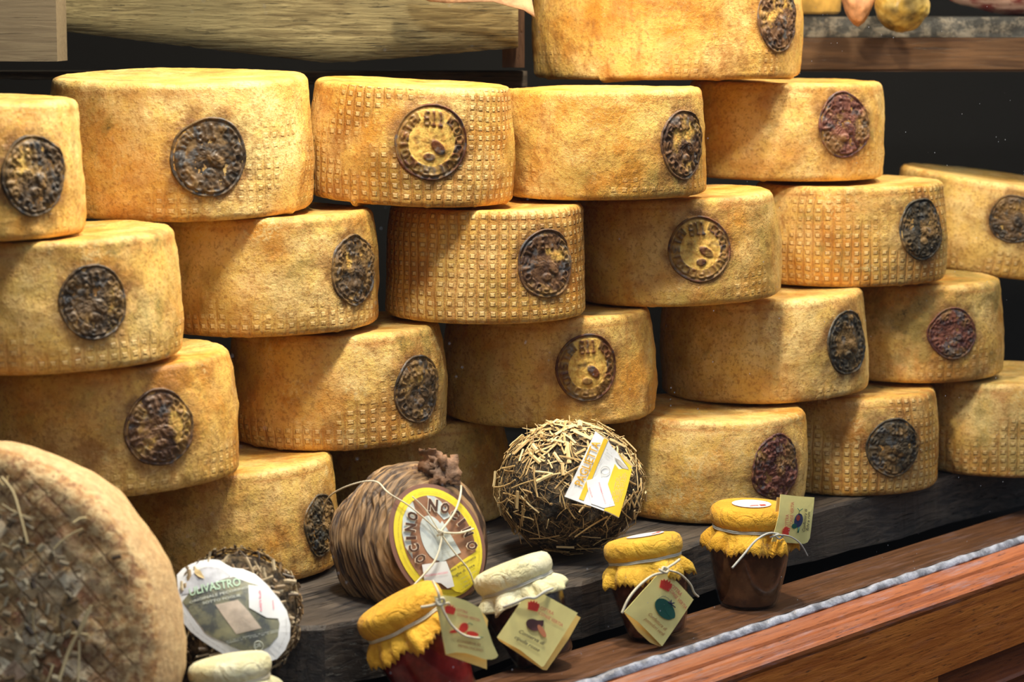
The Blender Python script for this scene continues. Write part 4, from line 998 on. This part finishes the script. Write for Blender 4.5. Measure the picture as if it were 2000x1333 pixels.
T([(866, 1180, .003), (873, 1177, .004), (875, 1182, .003)], .0008)
finish('twine_bow', bm, M_twine, J1)
# onion tag
sh = Sheet(1050, 1235, 2.128, (.25, -.95, .18), curl=lambda x, y: .0010*math.sin((x-1000)*.02)); shb = Sheet(1050, 1235, 2.136, (.28, -.95, .22))
shb.poly('tag_back', [(1022, 1174), (1066, 1166), (1134, 1207), (1110, 1250), (1068, 1310), (1060, 1309), (975, 1252), (971, 1246)], M_tagback, J2, 0, .0005)
t = sh.poly('tag', [(1020, 1172), (1042, 1166), (1063, 1162), (1095, 1180), (1128, 1198), (1095, 1250), (1062, 1302), (1057, 1303), (1015, 1270), (971, 1246), (995, 1210)], M_tag, J2, 0, .0005, 2)
t['label'] = 'pale yellow paper tag with an onion'
emblem(sh, 1041, 1184, 19, 12, t, .0012)
letters('logo_print', sh, [('CITTRA', (1053, 1190), (1079, 1202), 6), ('CONSE VERTIA', (1050, 1199), (1097, 1225), 6)], M_redtxt, t, .0012)
letters('tag_print', sh, [('Conserva di', (1012, 1236), (1061, 1261), 7), ('cipolle rosse', (1004, 1247), (1051, 1274), 7)], M_ink, t, .0012, .3)
sh.ell('printed_onion', 1041, 1221, 15, 11, 25, flat('print_plum', (.13, .05, .05), .6, .4), t, .0013); sh.poly('printed_onion', [(1048, 1212), (1061, 1212), (1060, 1222), (1052, 1228)], flat('print_plum', (.13, .05, .05), .6, .4), t, .0014)
sh.ell('printed_slice', 1057, 1233, 14, 5, 58, flat('print_salmon', (.72, .26, .12), .6), t, .0015)
bm = bmesh.new(); T([(985, 1187, -.004), (1005, 1178, .002), (1026, 1168, .004), (1043, 1168, .003), (1062, 1156, .003), (1080, 1150, -.002)], .0012); finish('twine_bow', bm, M_twineg, J2)
# green tomato tag
sh = Sheet(1288, 1190, 2.245, (.60, -.80, .10), curl=lambda x, y: .0010*math.sin((x-1220)*.025)); shb = Sheet(1280, 1200, 2.247, (.60, -.78, .18))
shb.poly('tag_back', [(1284, 1128), (1300, 1122), (1350, 1176), (1290, 1264), (1270, 1256), (1246, 1234), (1220, 1199)], M_tagback, J3, 0, .0005)
t = sh.poly('tag', [(1284, 1122), (1292, 1117), (1303, 1120), (1325, 1140), (1355, 1172), (1325, 1216), (1292, 1263), (1268, 1238), (1245, 1215), (1219, 1196), (1250, 1160)], M_tag, J3, 0, .0005, 2)
t['label'] = 'pale yellow paper tag with a green tomato'
emblem(sh, 1298, 1143, 20, 22, t, .0012)
letters('logo_print', sh, [('CITTRA', (1307, 1146), (1327, 1165), 7), ('CONSE VERTIA', (1302, 1152), (1337, 1191), 6)], M_redtxt, t, .0012)
letters('tag_print', sh, [('Confettura di', (1263, 1201), (1297, 1233), 6.5), ('pomodori verdi', (1255, 1210), (1293, 1243), 6.5)], flat('print_brown', (.45, .22, .08), .6), t, .0012, .3)
sh.ell('printed_tomato', 1296, 1190, 24, 15.5, 50, M_green, t, .0013); sh.ell('printed_tomato', 1306, 1194, 16, 8, 62, M_green, t, .0014)
bm = bmesh.new()
for x, y in ((1308, 1172), (1314, 1178), (1316, 1187), (1302, 1176)): tube(bm, [sh.pt(1307, 1179, .0016), sh.pt(x, y, .0016)], .0006, 4)
tube(bm, spline([sh.pt(1280, 1172, .0014), sh.pt(1292, 1165, .0014), sh.pt(1303, 1170, .0014), sh.pt(1306, 1180, .0014)]), .0002, 4); finish('printed_stalk', bm, flat('print_navy', (.03, .04, .12), .6), t)
bm = bmesh.new()
T([(1291, 1118, .004), (1265, 1124, .006), (1240, 1145, .005), (1222, 1170, .004), (1211, 1198, .003)], .0013); T([(1293, 1113, .004), (1320, 1120, .004), (1342, 1140, .004), (1352, 1158, .003), (1362, 1166, .002)], .0010)
T([(1280, 1112, .004), (1291, 1118, .006), (1297, 1112, .005), (1289, 1108, .004), (1284, 1116, .005)], .0013); T([(1290, 1114, .003), (1310, 1103, .002), (1332, 1094, -.004)], .0013)
finish('twine_bow', bm, M_twine, J3)
# fig tag standing up
sh = Sheet(1548, 1012, 2.403, (.62, -.78, .08), curl=lambda x, y: .0016*math.sin((y-960)*.03)); shb = Sheet(1548, 1012, 2.408, (.66, -.75, .08))
shb.poly('tag_back', [(1518, 972), (1585, 974), (1578, 1058), (1507, 1060)], M_tagback, J4, 0, .0005)
t = sh.poly('tag', [(1524, 966), (1558, 970), (1590, 972), (1584, 1015), (1581, 1052), (1577, 1060), (1570, 1063), (1540, 1061), (1507, 1058), (1511, 1040), (1519, 1005)], M_tag, J4, 0, .0005, 2)
t['label'] = 'pale yellow paper tag with a fig, standing upright'
emblem(sh, 1532, 1038, 14, -80, t, .0012)
letters('logo_print', sh, [('CITTRA', (1536, 1030), (1537, 1005), 6), ('CONSE VERTIA', (1544, 1029), (1548, 981), 6)], M_redtxt, t, .0012)
letters('tag_print', sh, [('Confettura di', (1569, 1039), (1573, 994), 5.5), ('fichi e rum', (1576, 1037), (1579, 1000), 5.5)], M_ink, t, .0012, .3)
sh.ell('printed_fig', 1556, 1017, 14, 8, -78, flat('print_navy', (.03, .04, .12), .6), t, .0013); sh.ell('printed_fig', 1555, 1012, 6, 3.5, -80, flat('print_maroon', (.30, .05, .04), .6), t, .0015); sh.ell('printed_leaf', 1548, 1028, 5, 5, 0, M_green, t, .0013)
bm = bmesh.new(); tube(bm, [sh.pt(1556, 1004, .0014), sh.pt(1558, 998, .0014), sh.pt(1554, 993, .0014)], .0004, 4); tube(bm, [sh.pt(1558, 998, .0014), sh.pt(1564, 994, .0014)], .0004, 4); tube(bm, [sh.pt(1557, 1030, .0014), sh.pt(1555, 1041, .0014)], .0008, 4); finish('printed_stalk', bm, M_green, t)
bm = bmesh.new()
T([(1515, 1043, .003), (1495, 1042, .003), (1470, 1056, .004), (1448, 1084, .004), (1428, 1110, .003)], .0012); T([(1515, 1044, .004), (1535, 1048, .006), (1555, 1062, .006), (1573, 1086, .004)], .0008)
T([(1500, 1050, .002), (1512, 1044, .005), (1522, 1048, .004), (1513, 1052, .005), (1507, 1045, .004)], .0010)
finish('twine_bow', bm, M_twineg, J4)

# ------------------------------------------------------------------ light: shop lamps above the goods, an added front fill, daylight of the street
def area(name, loc, target, size, power, col):
    l = bpy.data.lights.new(name, 'AREA'); l.shape = 'DISK'; l.size = size; l.energy = power; l.color = col
    o = bpy.data.objects.new(name, l); C.objects.link(o); o.location = loc; d = Vector(target)-Vector(loc); o.rotation_euler = d.to_track_quat('-Z', 'Y').to_euler(); return o
area('display_or_fill_light', (.62, 2.68, CAMZ+.66), (.15, 2.6, CAMZ-.3), .10, 16, (1, .83, .61))
area('display_or_fill_light', (.98, 2.92, CAMZ+.62), (.5, 2.85, CAMZ-.35), .10, 8.5, (1, .83, .61))
area('display_or_fill_light', (.10, 2.26, CAMZ+.66), (-.25, 2.4, CAMZ-.35), .10, 13, (1, .83, .61))
area('display_or_fill_light', (-.13, 1.985, CAMZ+.60), (.08, 2.28, CAMZ-.50), .14, 11, (1, .95, .86))  # added fill standing in for daylight on jars, tags and front cheeses
world = bpy.data.worlds.new('street_daylight'); bpy.context.scene.world = world; world.use_nodes = True; wt = world.node_tree; wt.nodes.clear()
wo = wt.nodes.new('ShaderNodeOutputWorld'); bg = wt.nodes.new('ShaderNodeBackground'); tc = wt.nodes.new('ShaderNodeTexCoord'); sp_ = wt.nodes.new('ShaderNodeSeparateXYZ'); rp = wt.nodes.new('ShaderNodeValToRGB')
wt.links.new(tc.outputs['Generated'], sp_.inputs[0]); mp = wt.nodes.new('ShaderNodeMapRange'); mp.inputs['From Min'].default_value = -.4; mp.inputs['From Max'].default_value = 1
wt.links.new(sp_.outputs[2], mp.inputs[0]); wt.links.new(mp.outputs[0], rp.inputs[0])
e = rp.color_ramp.elements; e[0].position = 0; e[0].color = (.02, .02, .024, 1); e[1].position = 1; e[1].color = (1.5, 1.65, 2.0, 1)
e2 = rp.color_ramp.elements.new(.28); e2.color = (.032, .036, .042, 1); e3 = rp.color_ramp.elements.new(.5); e3.color = (.55, .60, .70, 1)
wt.links.new(rp.outputs[0], bg.inputs[0]); bg.inputs[1].default_value = .66; wt.links.new(bg.outputs[0], wo.inputs[0])

cam = bpy.data.cameras.new('camera'); cam.sensor_width = 36; cam.lens = F*36/2000; cam.clip_start = .05
co = bpy.data.objects.new('camera', cam); C.objects.link(co); co.location = CAM; co.rotation_euler = (PI/2-PT, 0, 0)
cam.dof.use_dof = True; cam.dof.focus_distance = 2.5; cam.dof.aperture_fstop = 7.1
sc = bpy.context.scene; sc.camera = co
sc.view_settings.view_transform = 'Standard'; sc.view_settings.look = 'None'; sc.view_settings.gamma = 1; sc.view_settings.use_curve_mapping = False; sc.view_settings.exposure = 0.12
